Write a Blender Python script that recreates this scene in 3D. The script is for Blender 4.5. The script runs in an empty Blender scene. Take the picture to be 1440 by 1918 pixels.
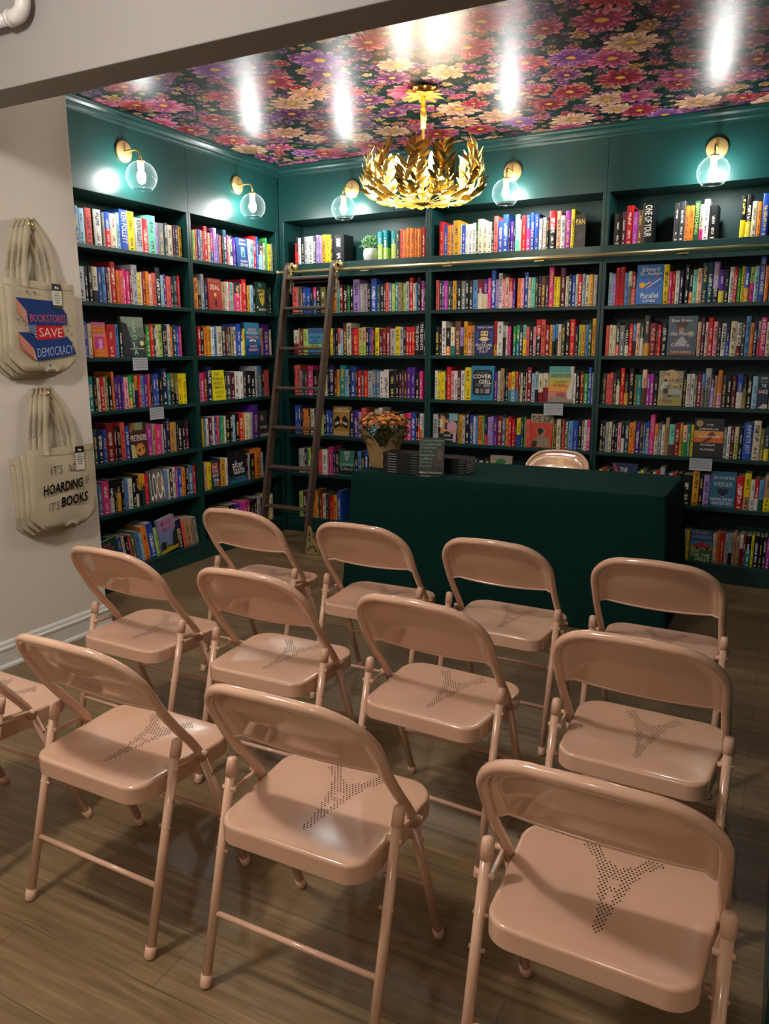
import bpy, bmesh, math, random
from mathutils import Vector, Matrix, Quaternion
C = bpy.context.scene.collection
PI = math.pi
rnd = random.Random(7)

# ------------------------------------------------------------------ colour + material helpers
def s2l(c):
    return c / 12.92 if c <= 0.04045 else ((c + 0.055) / 1.055) ** 2.4
def hx(h, a=1.0):
    return tuple(s2l(int(h[i:i + 2], 16) / 255) for i in (0, 2, 4)) + (a,)
def N(nt, typ, **kw):
    n = nt.nodes.new(typ)
    for k, v in kw.items():
        if k in ('ins',):
            for kk, vv in v.items(): n.inputs[kk].default_value = vv
        else: setattr(n, k, v)
    return n
def mat(name, col, rough=0.5, metal=0.0, spec=0.5, noise=0.0, nscale=40.0, bump=0.0, bscale=200.0, emit=None, estr=0.0, coat=0.0):
    m = bpy.data.materials.new(name); m.use_nodes = True
    nt = m.node_tree; b = nt.nodes['Principled BSDF']
    col = hx(col) if isinstance(col, str) else col
    b.inputs['Base Color'].default_value = col
    b.inputs['Roughness'].default_value = rough; b.inputs['Metallic'].default_value = metal
    b.inputs['Specular IOR Level'].default_value = spec
    b.inputs['Coat Weight'].default_value = coat
    tc = N(nt, 'ShaderNodeTexCoord')
    if noise > 0:
        nz = N(nt, 'ShaderNodeTexNoise', ins={'Scale': nscale, 'Detail': 4.0}); nt.links.new(tc.outputs['Object'], nz.inputs['Vector'])
        mx = N(nt, 'ShaderNodeMix', data_type='RGBA', blend_type='MULTIPLY'); mx.inputs[0].default_value = 1.0
        rp = N(nt, 'ShaderNodeMapRange', ins={'To Min': 1.0 - noise, 'To Max': 1.0 + noise * 0.6}); nt.links.new(nz.outputs['Fac'], rp.inputs['Value'])
        mx.inputs[6].default_value = col; nt.links.new(rp.outputs[0], mx.inputs[7]); nt.links.new(mx.outputs[2], b.inputs['Base Color'])
    if bump > 0:
        nb = N(nt, 'ShaderNodeTexNoise', ins={'Scale': bscale, 'Detail': 3.0}); nt.links.new(tc.outputs['Object'], nb.inputs['Vector'])
        bp = N(nt, 'ShaderNodeBump', ins={'Strength': bump, 'Distance': 0.002}); nt.links.new(nb.outputs['Fac'], bp.inputs['Height']); nt.links.new(bp.outputs[0], b.inputs['Normal'])
    if emit:
        b.inputs['Emission Color'].default_value = hx(emit) if isinstance(emit, str) else emit; b.inputs['Emission Strength'].default_value = estr
    return m
def vmath(nt, op, a, b=None):
    n = N(nt, 'ShaderNodeVectorMath', operation=op)
    for i, x in enumerate((a, b)):
        if x is None: continue
        if hasattr(x, 'is_linked'): nt.links.new(x, n.inputs[i])
        else: n.inputs[i].default_value = x
    return n
def fmath(nt, op, a, b=None, clamp=False):
    n = N(nt, 'ShaderNodeMath', operation=op, use_clamp=clamp)
    for i, x in enumerate((a, b)):
        if x is None: continue
        if hasattr(x, 'is_linked'): nt.links.new(x, n.inputs[i])
        else: n.inputs[i].default_value = x
    return n.outputs[0]
def mixc(nt, f, a, b):
    n = N(nt, 'ShaderNodeMix', data_type='RGBA')
    for i, x in ((0, f), (6, a), (7, b)):
        if hasattr(x, 'is_linked'): nt.links.new(x, n.inputs[i])
        else: n.inputs[i].default_value = x
    return n.outputs[2]

def attr_mat(name, rough=0.4, text=False, spec=0.4):
    m = bpy.data.materials.new(name); m.use_nodes = True
    nt = m.node_tree; b = nt.nodes['Principled BSDF']
    b.inputs['Roughness'].default_value = rough; b.inputs['Specular IOR Level'].default_value = spec
    a = N(nt, 'ShaderNodeAttribute', attribute_name='Col')
    base = a.outputs['Color']
    if text:
        t = N(nt, 'ShaderNodeAttribute', attribute_name='Txt')
        uv = N(nt, 'ShaderNodeUVMap', uv_map='UV'); sp = N(nt, 'ShaderNodeSeparateXYZ'); nt.links.new(uv.outputs[0], sp.inputs[0])
        u, v = sp.outputs[0], sp.outputs[1]; seed = t.outputs['Alpha']
        cmb = N(nt, 'ShaderNodeCombineXYZ'); nt.links.new(fmath(nt, 'MULTIPLY', u, 2.2), cmb.inputs[0]); nt.links.new(fmath(nt, 'MULTIPLY', v, 38.0), cmb.inputs[1]); nt.links.new(fmath(nt, 'MULTIPLY', seed, 91.0), cmb.inputs[2])
        nz = N(nt, 'ShaderNodeTexNoise', ins={'Scale': 1.0, 'Detail': 1.0}); nt.links.new(cmb.outputs[0], nz.inputs['Vector'])
        glyph = fmath(nt, 'GREATER_THAN', nz.outputs['Fac'], 0.47)
        du = fmath(nt, 'ABSOLUTE', fmath(nt, 'SUBTRACT', u, 0.5))
        band = fmath(nt, 'LESS_THAN', du, fmath(nt, 'ADD', fmath(nt, 'MULTIPLY', seed, 0.16), 0.12))
        top = fmath(nt, 'ADD', 0.70, fmath(nt, 'MULTIPLY', fmath(nt, 'FRACT', fmath(nt, 'MULTIPLY', seed, 7.3)), 0.22))
        t1 = fmath(nt, 'MULTIPLY', fmath(nt, 'LESS_THAN', v, top), fmath(nt, 'GREATER_THAN', v, fmath(nt, 'SUBTRACT', top, fmath(nt, 'ADD', 0.22, fmath(nt, 'MULTIPLY', seed, 0.2)))))
        lo = fmath(nt, 'ADD', 0.12, fmath(nt, 'MULTIPLY', fmath(nt, 'FRACT', fmath(nt, 'MULTIPLY', seed, 3.7)), 0.06))
        t2 = fmath(nt, 'MULTIPLY', fmath(nt, 'GREATER_THAN', v, lo), fmath(nt, 'LESS_THAN', v, fmath(nt, 'ADD', lo, 0.2)))
        t2 = fmath(nt, 'MULTIPLY', t2, fmath(nt, 'LESS_THAN', du, 0.16))
        t3 = fmath(nt, 'MULTIPLY', fmath(nt, 'LESS_THAN', fmath(nt, 'ABSOLUTE', fmath(nt, 'SUBTRACT', v, 0.055)), 0.02), fmath(nt, 'LESS_THAN', du, 0.22))
        msk = fmath(nt, 'MULTIPLY', band, fmath(nt, 'ADD', t1, t2), clamp=True)
        msk = fmath(nt, 'MULTIPLY', msk, glyph)
        msk = fmath(nt, 'MAXIMUM', msk, t3)
        msk = fmath(nt, 'MULTIPLY', msk, 0.85)
        base = mixc(nt, msk, base, t.outputs['Color'])
    nt.links.new(base, b.inputs['Base Color'])
    return m

# ------------------------------------------------------------------ mesh helpers
class MB:
    """collects verts / faces (+ per-face colour, uv, material index)"""
    def __init__(s): s.v = []; s.f = []; s.c = []; s.t = []; s.uv = []; s.m = []; s.sm = []
    def add(s, vs, fs, col=None, mi=0, smooth=False, txt=None, uvs=None, M=None):
        o = len(s.v)
        s.v += [tuple(M @ Vector(p)) for p in vs] if M is not None else [tuple(p) for p in vs]
        for i, f in enumerate(fs):
            s.f.append(tuple(o + k for k in f)); s.c.append(col[i] if isinstance(col, list) else col); s.m.append(mi); s.sm.append(smooth)
            s.t.append(txt); s.uv.append(uvs[i] if uvs else None)
    def box(s, x0, x1, y0, y1, z0, z1, **k):
        vs = [(x0, y0, z0), (x1, y0, z0), (x1, y1, z0), (x0, y1, z0), (x0, y0, z1), (x1, y0, z1), (x1, y1, z1), (x0, y1, z1)]
        s.add(vs, [(3, 2, 1, 0), (4, 5, 6, 7), (0, 1, 5, 4), (1, 2, 6, 5), (2, 3, 7, 6), (3, 0, 4, 7)], **k)
    def bbox(s, x0, x1, y0, y1, z0, z1, b=0.003, **k):
        """box with chamfered edges"""
        bm = bmesh.new(); bmesh.ops.create_cube(bm, size=1)
        for v in bm.verts: v.co = Vector(((x0 + x1) / 2 + v.co.x * (x1 - x0), (y0 + y1) / 2 + v.co.y * (y1 - y0), (z0 + z1) / 2 + v.co.z * (z1 - z0)))
        bmesh.ops.bevel(bm, geom=bm.edges[:], offset=b, segments=2, affect='EDGES', profile=0.5)
        s.bm(bm, **k)
    def bm(s, bm, **k):
        bm.verts.index_update()
        s.add([v.co.copy() for v in bm.verts], [[v.index for v in f.verts] for f in bm.faces], **k); bm.free()
    def tube(s, pts, r, n=12, caps=True, closed=False, **k):
        pts = [Vector(p) for p in pts]; L = len(pts); rs = r if isinstance(r, list) else [r] * L
        k.setdefault('smooth', True)
        T = []
        for i in range(L):
            a = pts[(i - 1) % L] if (closed or i > 0) else pts[i]; b = pts[(i + 1) % L] if (closed or i < L - 1) else pts[i]
            T.append((b - a).normalized())
        up = Vector((0, 0, 1)) if abs(T[0].z) < 0.9 else Vector((1, 0, 0))
        u = T[0].cross(up).normalized(); vs = []
        for i in range(L):
            if i > 0:
                q = T[i - 1].rotation_difference(T[i]); u = q @ u; u = (u - T[i] * u.dot(T[i])).normalized()
            w = T[i].cross(u)
            for j in range(n):
                a = 2 * PI * j / n; vs.append(pts[i] + (u * math.cos(a) + w * math.sin(a)) * rs[i])
        fs = []
        for i in range(L if closed else L - 1):
            for j in range(n):
                a, b = i * n + j, i * n + (j + 1) % n; c, d = ((i + 1) % L) * n + (j + 1) % n, ((i + 1) % L) * n + j
                fs.append((a, b, c, d))
        if caps and not closed: fs += [tuple(reversed(range(n))), tuple(range((L - 1) * n, L * n))]
        s.add(vs, fs, **k)
    def lathe(s, prof, n=24, M=None, close=False, **k):
        k.setdefault('smooth', True)
        vs = []; fs = []; L = len(prof)
        for r, z in prof:
            for j in range(n):
                a = 2 * PI * j / n; vs.append((r * math.cos(a), r * math.sin(a), z))
        for i in range(L - 1):
            for j in range(n):
                fs.append((i * n + j, i * n + (j + 1) % n, (i + 1) * n + (j + 1) % n, (i + 1) * n + j))
        s.add(vs, fs, M=M, **k)
    def poly(s, pts, **k):
        s.add(pts, [tuple(range(len(pts)))], **k)
    def disc(s, c, r, n=16, ax=(1, 0, 0), ay=(0, 0, 1), **k):
        c = Vector(c); ax = Vector(ax); ay = Vector(ay)
        s.poly([c + ax * r * math.cos(2 * PI * i / n) + ay * r * math.sin(2 * PI * i / n) for i in range(n)], **k)
    def mesh(s, name, colattr=False):
        me = bpy.data.meshes.new(name); me.from_pydata(s.v, [], s.f)
        me.polygons.foreach_set('material_index', s.m); me.polygons.foreach_set('use_smooth', s.sm)
        if colattr:
            ca = me.color_attributes.new('Col', 'FLOAT_COLOR', 'CORNER'); ta = me.color_attributes.new('Txt', 'FLOAT_COLOR', 'CORNER')
            uv = me.uv_layers.new(name='UV')
            cl = []; tl = []; ul = []
            for i, f in enumerate(s.f):
                c = s.c[i] or (0.8, 0.8, 0.8, 1); t = s.t[i] or (0, 0, 0, 0)
                for j in range(len(f)):
                    cl += c; tl += t; ul += (s.uv[i][j] if s.uv[i] else (5.0, 5.0))
            ca.data.foreach_set('color', cl); ta.data.foreach_set('color', tl); uv.data.foreach_set('uv', ul)
        me.update(); return me
    def obj(s, name, mats, parent=None, colattr=False, autosmooth=None):
        me = s.mesh(name, colattr)
        for m in (mats if isinstance(mats, (list, tuple)) else [mats]): me.materials.append(m)
        o = bpy.data.objects.new(name, me); C.objects.link(o)
        if parent is not None: o.parent = parent
        return o
def thing(name, label, cat, loc=(0, 0, 0), rz=0.0, group=None):
    o = bpy.data.objects.new(name, None); C.objects.link(o); o.location = loc; o.rotation_euler = (0, 0, rz)
    o.empty_display_size = 0.1
    return tag(o, label, cat, group)
def tag(o, label=None, cat=None, group=None, kind=None):
    if label: o['label'] = label
    if cat: o['category'] = cat
    if group: o['group'] = group
    if kind: o['kind'] = kind
    return o
def dup(root, loc, rz, label, group=None):
    r = root.copy(); C.objects.link(r); r.location = loc; r.rotation_euler = (0, 0, rz); r['label'] = label
    if group: r['group'] = group
    for ch in list(root.children):
        c = ch.copy(); C.objects.link(c); c.parent = r
        for g in list(ch.children):
            d = g.copy(); C.objects.link(d); d.parent = c
    return r

_tc = {}
def text2d(s, bold=0.0):
    """filled lettering as flat geometry scaled to the unit square"""
    k = (s, bold)
    if k not in _tc:
        cu = bpy.data.curves.new('lettering', 'FONT'); cu.body = s; cu.resolution_u = 2; cu.offset = bold; cu.fill_mode = 'FRONT'
        ob = bpy.data.objects.new('lettering', cu); me = ob.to_mesh()
        vs = [tuple(v.co) for v in me.vertices]; fs = [tuple(p.vertices) for p in me.polygons]; ob.to_mesh_clear()
        bpy.data.objects.remove(ob); bpy.data.curves.remove(cu)
        x0 = min(v[0] for v in vs); x1 = max(v[0] for v in vs); y0 = min(v[1] for v in vs); y1 = max(v[1] for v in vs)
        _tc[k] = ([((v[0] - x0) / (x1 - x0), (v[1] - y0) / (y1 - y0)) for v in vs], fs)
    return _tc[k]
def put_text(mb, s, org, ax, ay, w, h, col=None, bold=0.0, mi=0, shear=0.0):
    """lettering centred on org, w wide along ax and h high along ay"""
    org, ax, ay = Vector(org), Vector(ax), Vector(ay); vs, fs = text2d(s, bold)
    n = ax.cross(ay)
    mb.add([org + ax * ((x - 0.5) * w + shear * (y - 0.5) * h) + ay * ((y - 0.5) * h) for x, y in vs], fs, col=col, mi=mi)

CAMR = Vector((0.888278, 0.459302, -0.001927)); CAMF = Vector((-0.449679, 0.868798, -0.207314))
LAMPS = [(1.9, -4.6, 38), (3.0, -6.8, 11)]
EXPO = 1.2
VIEW = ('Standard', 'None')
# one row per run of books: bay, shelf, start (mm), colour codes (upper:lower; _ gap; F face-out), width in mm times ten plus size class (plus 4: modelled as its own object)
BOOKS = [
 ('L1', 1, -2032, 'g Y i x E w g b:r c i b y l r a L g d c v n u', [491, 330, 484, 554, 90, 594, 220, 464, 494, 250, 645, 625, 604, 524, 695, 230, 514, 290, 534, 180, 330, 360]),
 ('L2', 1, -1007, 'c m x b l x r p k h:b L L k x k T h c d:w q F w i r b d:i c e y g', [170, 300, 290, 250, 260, 190, 375, 250, 80, 290, 385, 120, 70, 340, 140, 395, 200, 180, 360, 350, 1400, 210, 560, 301, 281, 560, 350, 241, 500, 200]),
 ('L1', 2, -1992, 'l k k c:k b s v c r o x h h R l y w R o p x k i q x k T r', [534, 280, 294, 424, 314, 274, 250, 190, 425, 240, 314, 240, 284, 200, 485, 300, 130, 300, 260, 280, 350, 455, 240, 290, 424, 230, 380, 210]),
 ('L2', 2, -1000, 'o g:k l n F N c w h a x n:h p r k u i k F k E', [480, 370, 305, 410, 1460, 400, 180, 200, 180, 400, 150, 674, 180, 535, 130, 330, 420, 270, 1560, 120, 450]),
 ('L1', 3, -2002, 'h b c F r s k F k e r T c m n k w o T b h', [280, 290, 314, 1090, 684, 310, 284, 1890, 130, 350, 304, 220, 250, 374, 190, 290, 230, 260, 300, 290, 250]),
 ('L2', 3, -981, 'r k o u w s c d v g T N w b k:w y F N N q c', [330, 370, 320, 390, 370, 330, 564, 380, 270, 140, 220, 320, 330, 535, 230, 270, 1900, 250, 220, 845, 280]),
 ('L1', 4, -1987, 'k t k c r c O k o q q q f e:u E u:n r s q x k b b k n t O:k O:k y y', [120, 394, 250, 220, 344, 130, 190, 300, 185, 270, 270, 250, 384, 320, 250, 270, 240, 270, 380, 200, 190, 300, 300, 270, 495, 360, 360, 340, 390, 424]),
 ('L2', 4, -986, 'g h R n F k d v w w d k k l Y k x', [100, 390, 320, 535, 1460, 200, 510, 510, 470, 500, 450, 450, 660, 201, 645, 310, 680]),
 ('L1', 5, -2001, 'w T n b R v k x b F M N h l v n u N k k k v', [280, 340, 434, 330, 585, 200, 354, 395, 354, 1510, 514, 290, 614, 130, 210, 435, 400, 220, 170, 360, 370, 370]),
 ('L2', 5, -983, 'y Y w v w q x t e w k k i k r o c c l q F', [190, 250, 330, 400, 190, 300, 340, 180, 310, 180, 520, 340, 320, 440, 440, 240, 510, 220, 340, 686, 1150]),
 ('L1', 6, -2006, 'c:x t Y h k:l k k:u k s w k k:c u:k u:T r F s w d c M b o k Y r', [260, 130, 344, 564, 384, 220, 414, 220, 360, 384, 324, 230, 294, 240, 370, 1470, 290, 160, 370, 280, 200, 360, 420, 270, 534, 280]),
 ('L2', 6, -981, 'p y F n u w F k l k o i', [290, 440, 910, 140, 620, 320, 2190, 260, 220, 650, 835, 360]),
 ('L1', 7, -2011, 'p l F b c k h O s i o b m F n x N N g', [360, 210, 1260, 450, 240, 310, 190, 394, 404, 250, 495, 595, 340, 1670, 684, 340, 434, 340, 464]),
 ('L2', 7, -970, 'n n B k y k q M h h k k l k u c', [890, 390, 650, 270, 290, 680, 610, 430, 480, 430, 440, 450, 510, 450, 780, 410]),
 ('B1', 1, 121, 'k:r w k l w d L L u y k k _ t:m t:m _ t:m d x o o o o o r', [360, 250, 310, 310, 514, 230, 260, 260, 410, 440, 160, 984, 2930, 390, 394, 320, 400, 310, 240, 310, 300, 314, 300, 304, 280]),
 ('B1', 2, 85, 'x c N b b k h:s k O k o a R k e k L l l k b T k v x Y m t N O m l r c s k M k', [510, 170, 260, 370, 440, 240, 300, 360, 480, 680, 310, 290, 310, 390, 210, 320, 555, 340, 354, 260, 505, 310, 310, 150, 270, 250, 270, 240, 260, 160, 230, 270, 301, 230, 150, 281, 250, 100]),
 ('B1', 3, 90, 'c:R p R m F k y n k x:w i B c n r m p:m k b h k y v R R l y l k r r r k k k', [480, 160, 270, 450, 1420, 630, 300, 240, 210, 240, 210, 351, 395, 130, 564, 280, 324, 270, 190, 180, 170, 344, 310, 310, 314, 460, 384, 290, 230, 250, 220, 240, 385, 365, 90]),
 ('B1', 4, 89, 'x x l d B h k k c k n R u t i k b k r d r l Y Y w w k k v d v q q k h', [251, 291, 190, 250, 270, 525, 510, 560, 270, 140, 545, 240, 230, 505, 310, 200, 445, 180, 320, 250, 330, 430, 320, 270, 390, 414, 614, 240, 290, 160, 260, 325, 345, 380, 250]),
 ('B1', 5, 86, 'b b k o o k c k m k b b F n q L x g i a w B N k w r h b k k:r w:o l', [301, 271, 150, 250, 360, 160, 380, 610, 270, 250, 300, 300, 1600, 350, 360, 330, 421, 390, 380, 311, 371, 570, 370, 560, 310, 260, 360, 394, 190, 180, 200, 160]),
 ('B1', 6, 112, 'l w n m k x w l h n k F k s k b k r w n', [290, 280, 290, 320, 720, 390, 490, 100, 435, 250, 360, 1380, 310, 310, 300, 300, 610, 490, 400, 590]),
 ('B1', 7, 107, 'm v k o E R c T r u b', [380, 400, 550, 505, 140, 300, 300, 330, 470, 320, 365]),
 ('B2', 1, 1356, 'r b o N u c b w w w E c c c k x b b n q k a c r b:h b b w w k r:k p w M y F', [375, 260, 270, 190, 505, 130, 290, 250, 280, 240, 150, 395, 300, 310, 170, 295, 374, 385, 140, 220, 120, 325, 130, 335, 305, 285, 325, 220, 260, 190, 485, 325, 294, 375, 235, 760]),
 ('B2', 2, 1337, 'x d q M d k u k k g k d s R:c q:c h b L w f p r:f q', [240, 220, 180, 290, 270, 100, 280, 80, 310, 314, 260, 310, 350, 404, 354, 260, 336, 190, 295, 220, 270, 270, 170]),
 ('B2', 2, 1947, 'o f b c a d n B k h y y v c T b c r i c u l', [270, 220, 285, 220, 280, 190, 220, 324, 200, 346, 210, 230, 366, 220, 190, 280, 160, 274, 190, 290, 250, 244]),
 ('B2', 3, 1331, 'k k w k:o c:t B L:k u o:p N F r:u w l:k w h', [360, 200, 335, 360, 330, 445, 250, 305, 290, 260, 1430, 251, 425, 210, 150, 224]),
 ('B2', 3, 1929, 'e:t e:t n a:y x k f r:k x R u s:k s:k c d k r n m u s E u', [200, 250, 230, 240, 250, 240, 210, 355, 305, 314, 180, 200, 190, 230, 274, 305, 355, 270, 180, 250, 210, 210, 285]),
 ('B2', 4, 1335, 'w y y d r f w v w y F q c N k n o:t y:i x:s', [220, 300, 310, 130, 335, 250, 280, 260, 300, 495, 1740, 260, 200, 295, 80, 230, 240, 250, 230]),
 ('B2', 4, 1977, 'B c k c R i i:k c:R c:R F w k R e b l', [150, 170, 210, 70, 355, 250, 220, 354, 374, 1740, 170, 260, 294, 270, 245, 120]),
 ('B2', 5, 1323, 'l k F O u l k b w s o e n:r L L q R Y o r r', [414, 130, 1470, 90, 290, 220, 325, 304, 160, 210, 320, 190, 230, 260, 190, 280, 374, 250, 220, 230, 260]),
 ('B2', 5, 1964, 'k y:b T e x F O B c k x k:O s b k g w h n', [120, 300, 230, 130, 344, 1590, 130, 150, 300, 100, 160, 260, 344, 334, 250, 170, 200, 220, 70]),
 ('B2', 6, 1335, 'n k c x k r k l k l N n w n y k F', [520, 470, 200, 310, 310, 300, 260, 300, 300, 300, 200, 150, 290, 250, 200, 90, 1690]),
 ('B2', 6, 2083, 'R k n c k b r k l n O k', [330, 270, 280, 270, 320, 270, 280, 310, 270, 270, 260, 310]),
 ('B3', 1, 2577, 'k v r M B k _ d d o o E c:h w k _ k:y k:y c o b', [494, 240, 435, 324, 274, 705, 1170, 325, 335, 254, 284, 315, 224, 325, 504, 1250, 305, 315, 314, 234, 385]),
 ('B3', 2, 2564, 'i L r r s c:g R:x F y h r w n', [240, 200, 285, 295, 230, 230, 264, 1660, 345, 200, 190, 244, 244]),
 ('B3', 2, 3033, 'k k:o a p T T L:k q:y k w r e y b:u m:h i b o', [255, 210, 254, 284, 315, 325, 345, 324, 274, 264, 190, 200, 190, 284, 264, 264, 326, 210]),
 ('B3', 3, 2564, 'x c c d:x g k:w r s:k p T:w d:u R k r k F', [230, 210, 230, 220, 344, 240, 274, 210, 230, 220, 376, 424, 90, 210, 374, 1780]),
 ('B3', 3, 3129, 'p v w r f k w n:b c w:R d s o n l:x h c', [210, 245, 170, 315, 244, 234, 264, 244, 384, 264, 200, 285, 190, 200, 170, 325, 240]),
 ('B3', 4, 2553, 'k d x x d k:c r k:u k O t p:B M M k F', [80, 240, 240, 210, 210, 240, 285, 274, 365, 180, 304, 305, 210, 230, 294, 1510]),
 ('B3', 4, 3069, 'k w w g R s:g l:g n:L N o:f d k v b:w k:O k i F', [195, 240, 244, 170, 264, 190, 355, 200, 190, 265, 294, 274, 284, 374, 220, 294, 314, 630]),
 ('B3', 5, 2560, 'k:O n l c k k f k:w T o u:o q d Y b:s h o:c Y c N a:B R u', [190, 190, 200, 220, 210, 170, 240, 210, 294, 250, 160, 304, 200, 130, 284, 316, 240, 190, 220, 255, 354, 324, 170]),
 ('B3', 5, 3090, 'p:e t y F g w v c:m k b c O T:y', [284, 200, 170, 1780, 200, 210, 210, 254, 264, 535, 445, 254, 284]),
 ('B3', 6, 2562, 'O y r e k F c y t r k w r l n w r k k u k L F r y:N w r:w s:E N:y b L', [80, 250, 250, 200, 130, 1700, 190, 210, 190, 220, 160, 200, 270, 311, 260, 230, 260, 310, 684, 405, 274, 374, 1560, 464, 385, 254, 244, 284, 405, 310, 200]),
 ('B3', 7, 3143, 'l:x y F w o r l i:k N N w:R R k:t y k k k M', [190, 210, 1410, 220, 244, 254, 254, 210, 244, 220, 180, 140, 324, 170, 304, 210, 224, 210]),
]
# ------------------------------------------------------------------ materials
GREEN = mat('teal_paint', (0.0055, 0.046, 0.042, 1), rough=0.33, spec=0.45, noise=0.12, nscale=3.0, bump=0.05, bscale=90)
GREENB = mat('teal_paint_back', (0.0055, 0.044, 0.041, 1), rough=0.45, spec=0.35, noise=0.12, nscale=3.0)
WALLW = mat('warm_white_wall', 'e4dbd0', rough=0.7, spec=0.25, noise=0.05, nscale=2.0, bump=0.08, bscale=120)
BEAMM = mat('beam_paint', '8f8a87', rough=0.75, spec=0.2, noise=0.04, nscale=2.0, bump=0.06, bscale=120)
TRIMW = mat('white_trim', 'dcdedb', rough=0.4, noise=0.04, nscale=6)
ROOMW = mat('front_room_paint', 'c9c0b4', rough=0.8, noise=0.04, nscale=2)
PINK = mat('pink_enamel', 'd3aa90', rough=0.16, spec=0.5, noise=0.05, nscale=2.5, coat=0.5)
PINKCAP = mat('pink_plastic', 'd5ac94', rough=0.38, noise=0.04, nscale=8)
HOLE = mat('punched_hole', '140d0a', rough=0.9, noise=0.1)
RIVET = mat('rivet_steel', 'c9a590', rough=0.3, metal=0.6, noise=0.05)
BRASS = mat('brushed_brass', (0.76, 0.57, 0.24, 1), rough=0.34, metal=0.8, noise=0.12, nscale=60)
BRASSL = mat('pale_brass', (0.72, 0.62, 0.34, 1), rough=0.3, metal=0.85, noise=0.08, nscale=40)
GOLD = mat('gilt_leaf', (0.82, 0.60, 0.17, 1), rough=0.32, metal=0.9, noise=0.35, nscale=35)
GOLDB = mat('gilt_canopy', (0.88, 0.64, 0.16, 1), rough=0.35, metal=0.8, noise=0.2, nscale=30)
WOODD = mat('dark_wood', '5a4a3f', rough=0.5, noise=0.35, nscale=18, bump=0.2, bscale=60)
CLOTH = mat('green_cloth', (0.0032, 0.030, 0.026, 1), rough=0.95, spec=0.15, noise=0.15, nscale=12, bump=0.3, bscale=700)
CANVAS = mat('natural_canvas', 'c6baa0', rough=0.95, spec=0.1, noise=0.14, nscale=14, bump=0.4, bscale=500)
KRAFT = mat('kraft_paper', 'ad8d5c', rough=0.85, noise=0.2, nscale=30, bump=0.5, bscale=60)
LEAF = mat('dark_leaf', '3d5a2c', rough=0.5, noise=0.4, nscale=40)
LEAFP = mat('pale_leaf', '7fae78', rough=0.5, noise=0.3, nscale=40)
PETAL = mat('rust_petal', '9a3a12', rough=0.6, noise=0.3, nscale=60)
PETALY = mat('gold_petal', 'e0a01c', rough=0.6, noise=0.2, nscale=60)
POTW = mat('white_ceramic', 'd8dad8', rough=0.35, noise=0.04)
CARD = mat('pale_card', 'b9c0cc', rough=0.7, noise=0.04)
INK = mat('ink', '1b1a1d', rough=0.7, noise=0.1)
PIPE = mat('white_pipe', 'c8c4be', rough=0.4, noise=0.04)
PAGES = mat('page_edges', 'd8d0bd', rough=0.85, noise=0.12, nscale=300)
WIRE = mat('clear_stand', 'b8b8b8', rough=0.15, metal=0.8, noise=0.05)
BOOK = attr_mat('printed_cover', 0.42, True)
PRINT = attr_mat('print_ink', 0.42)
BAGINK = attr_mat('bag_ink', 0.9, spec=0.1)
BULB = mat('lit_bulb', 'ffffff', rough=0.5, emit=(1.0, 0.98, 0.95, 1), estr=165.0, noise=0.01)
BULBC = mat('lit_candle_bulb', 'ffffff', rough=0.5, emit=(1.0, 0.93, 0.80, 1), estr=170.0, noise=0.01)
DOWNL = mat('lit_diffuser', 'ffffff', rough=0.5, emit=(1.0, 0.86, 0.70, 1), estr=9.0, noise=0.01)

def glass_mat():
    m = bpy.data.materials.new('clear_glass'); m.use_nodes = True; nt = m.node_tree; nt.nodes.clear()
    out = N(nt, 'ShaderNodeOutputMaterial'); tr = N(nt, 'ShaderNodeBsdfTransparent'); gl = N(nt, 'ShaderNodeBsdfGlossy', ins={'Roughness': 0.03})
    df = N(nt, 'ShaderNodeBsdfTranslucent'); df.inputs['Color'].default_value = (0.75, 0.85, 0.88, 1)
    tr.inputs['Color'].default_value = (0.93, 0.97, 0.97, 1)
    lw = N(nt, 'ShaderNodeLayerWeight', ins={'Blend': 0.32}); tc = N(nt, 'ShaderNodeTexCoord')
    nz = N(nt, 'ShaderNodeTexNoise', ins={'Scale': 6.0}); nt.links.new(tc.outputs['Object'], nz.inputs['Vector'])
    f = fmath(nt, 'POWER', lw.outputs['Facing'], 2.2)
    f = fmath(nt, 'MULTIPLY', f, fmath(nt, 'ADD', 0.7, fmath(nt, 'MULTIPLY', nz.outputs['Fac'], 0.3)))
    m1 = N(nt, 'ShaderNodeMixShader'); m1.inputs[0].default_value = 0.10
    nt.links.new(gl.outputs[0], m1.inputs[1]); nt.links.new(df.outputs[0], m1.inputs[2])
    m2 = N(nt, 'ShaderNodeMixShader'); nt.links.new(fmath(nt, 'ADD', 0.035, fmath(nt, 'MULTIPLY', f, 0.62)), m2.inputs[0])
    nt.links.new(tr.outputs[0], m2.inputs[1]); nt.links.new(m1.outputs[0], m2.inputs[2]); nt.links.new(m2.outputs[0], out.inputs[0])
    return m
GLASS = glass_mat()

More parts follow.
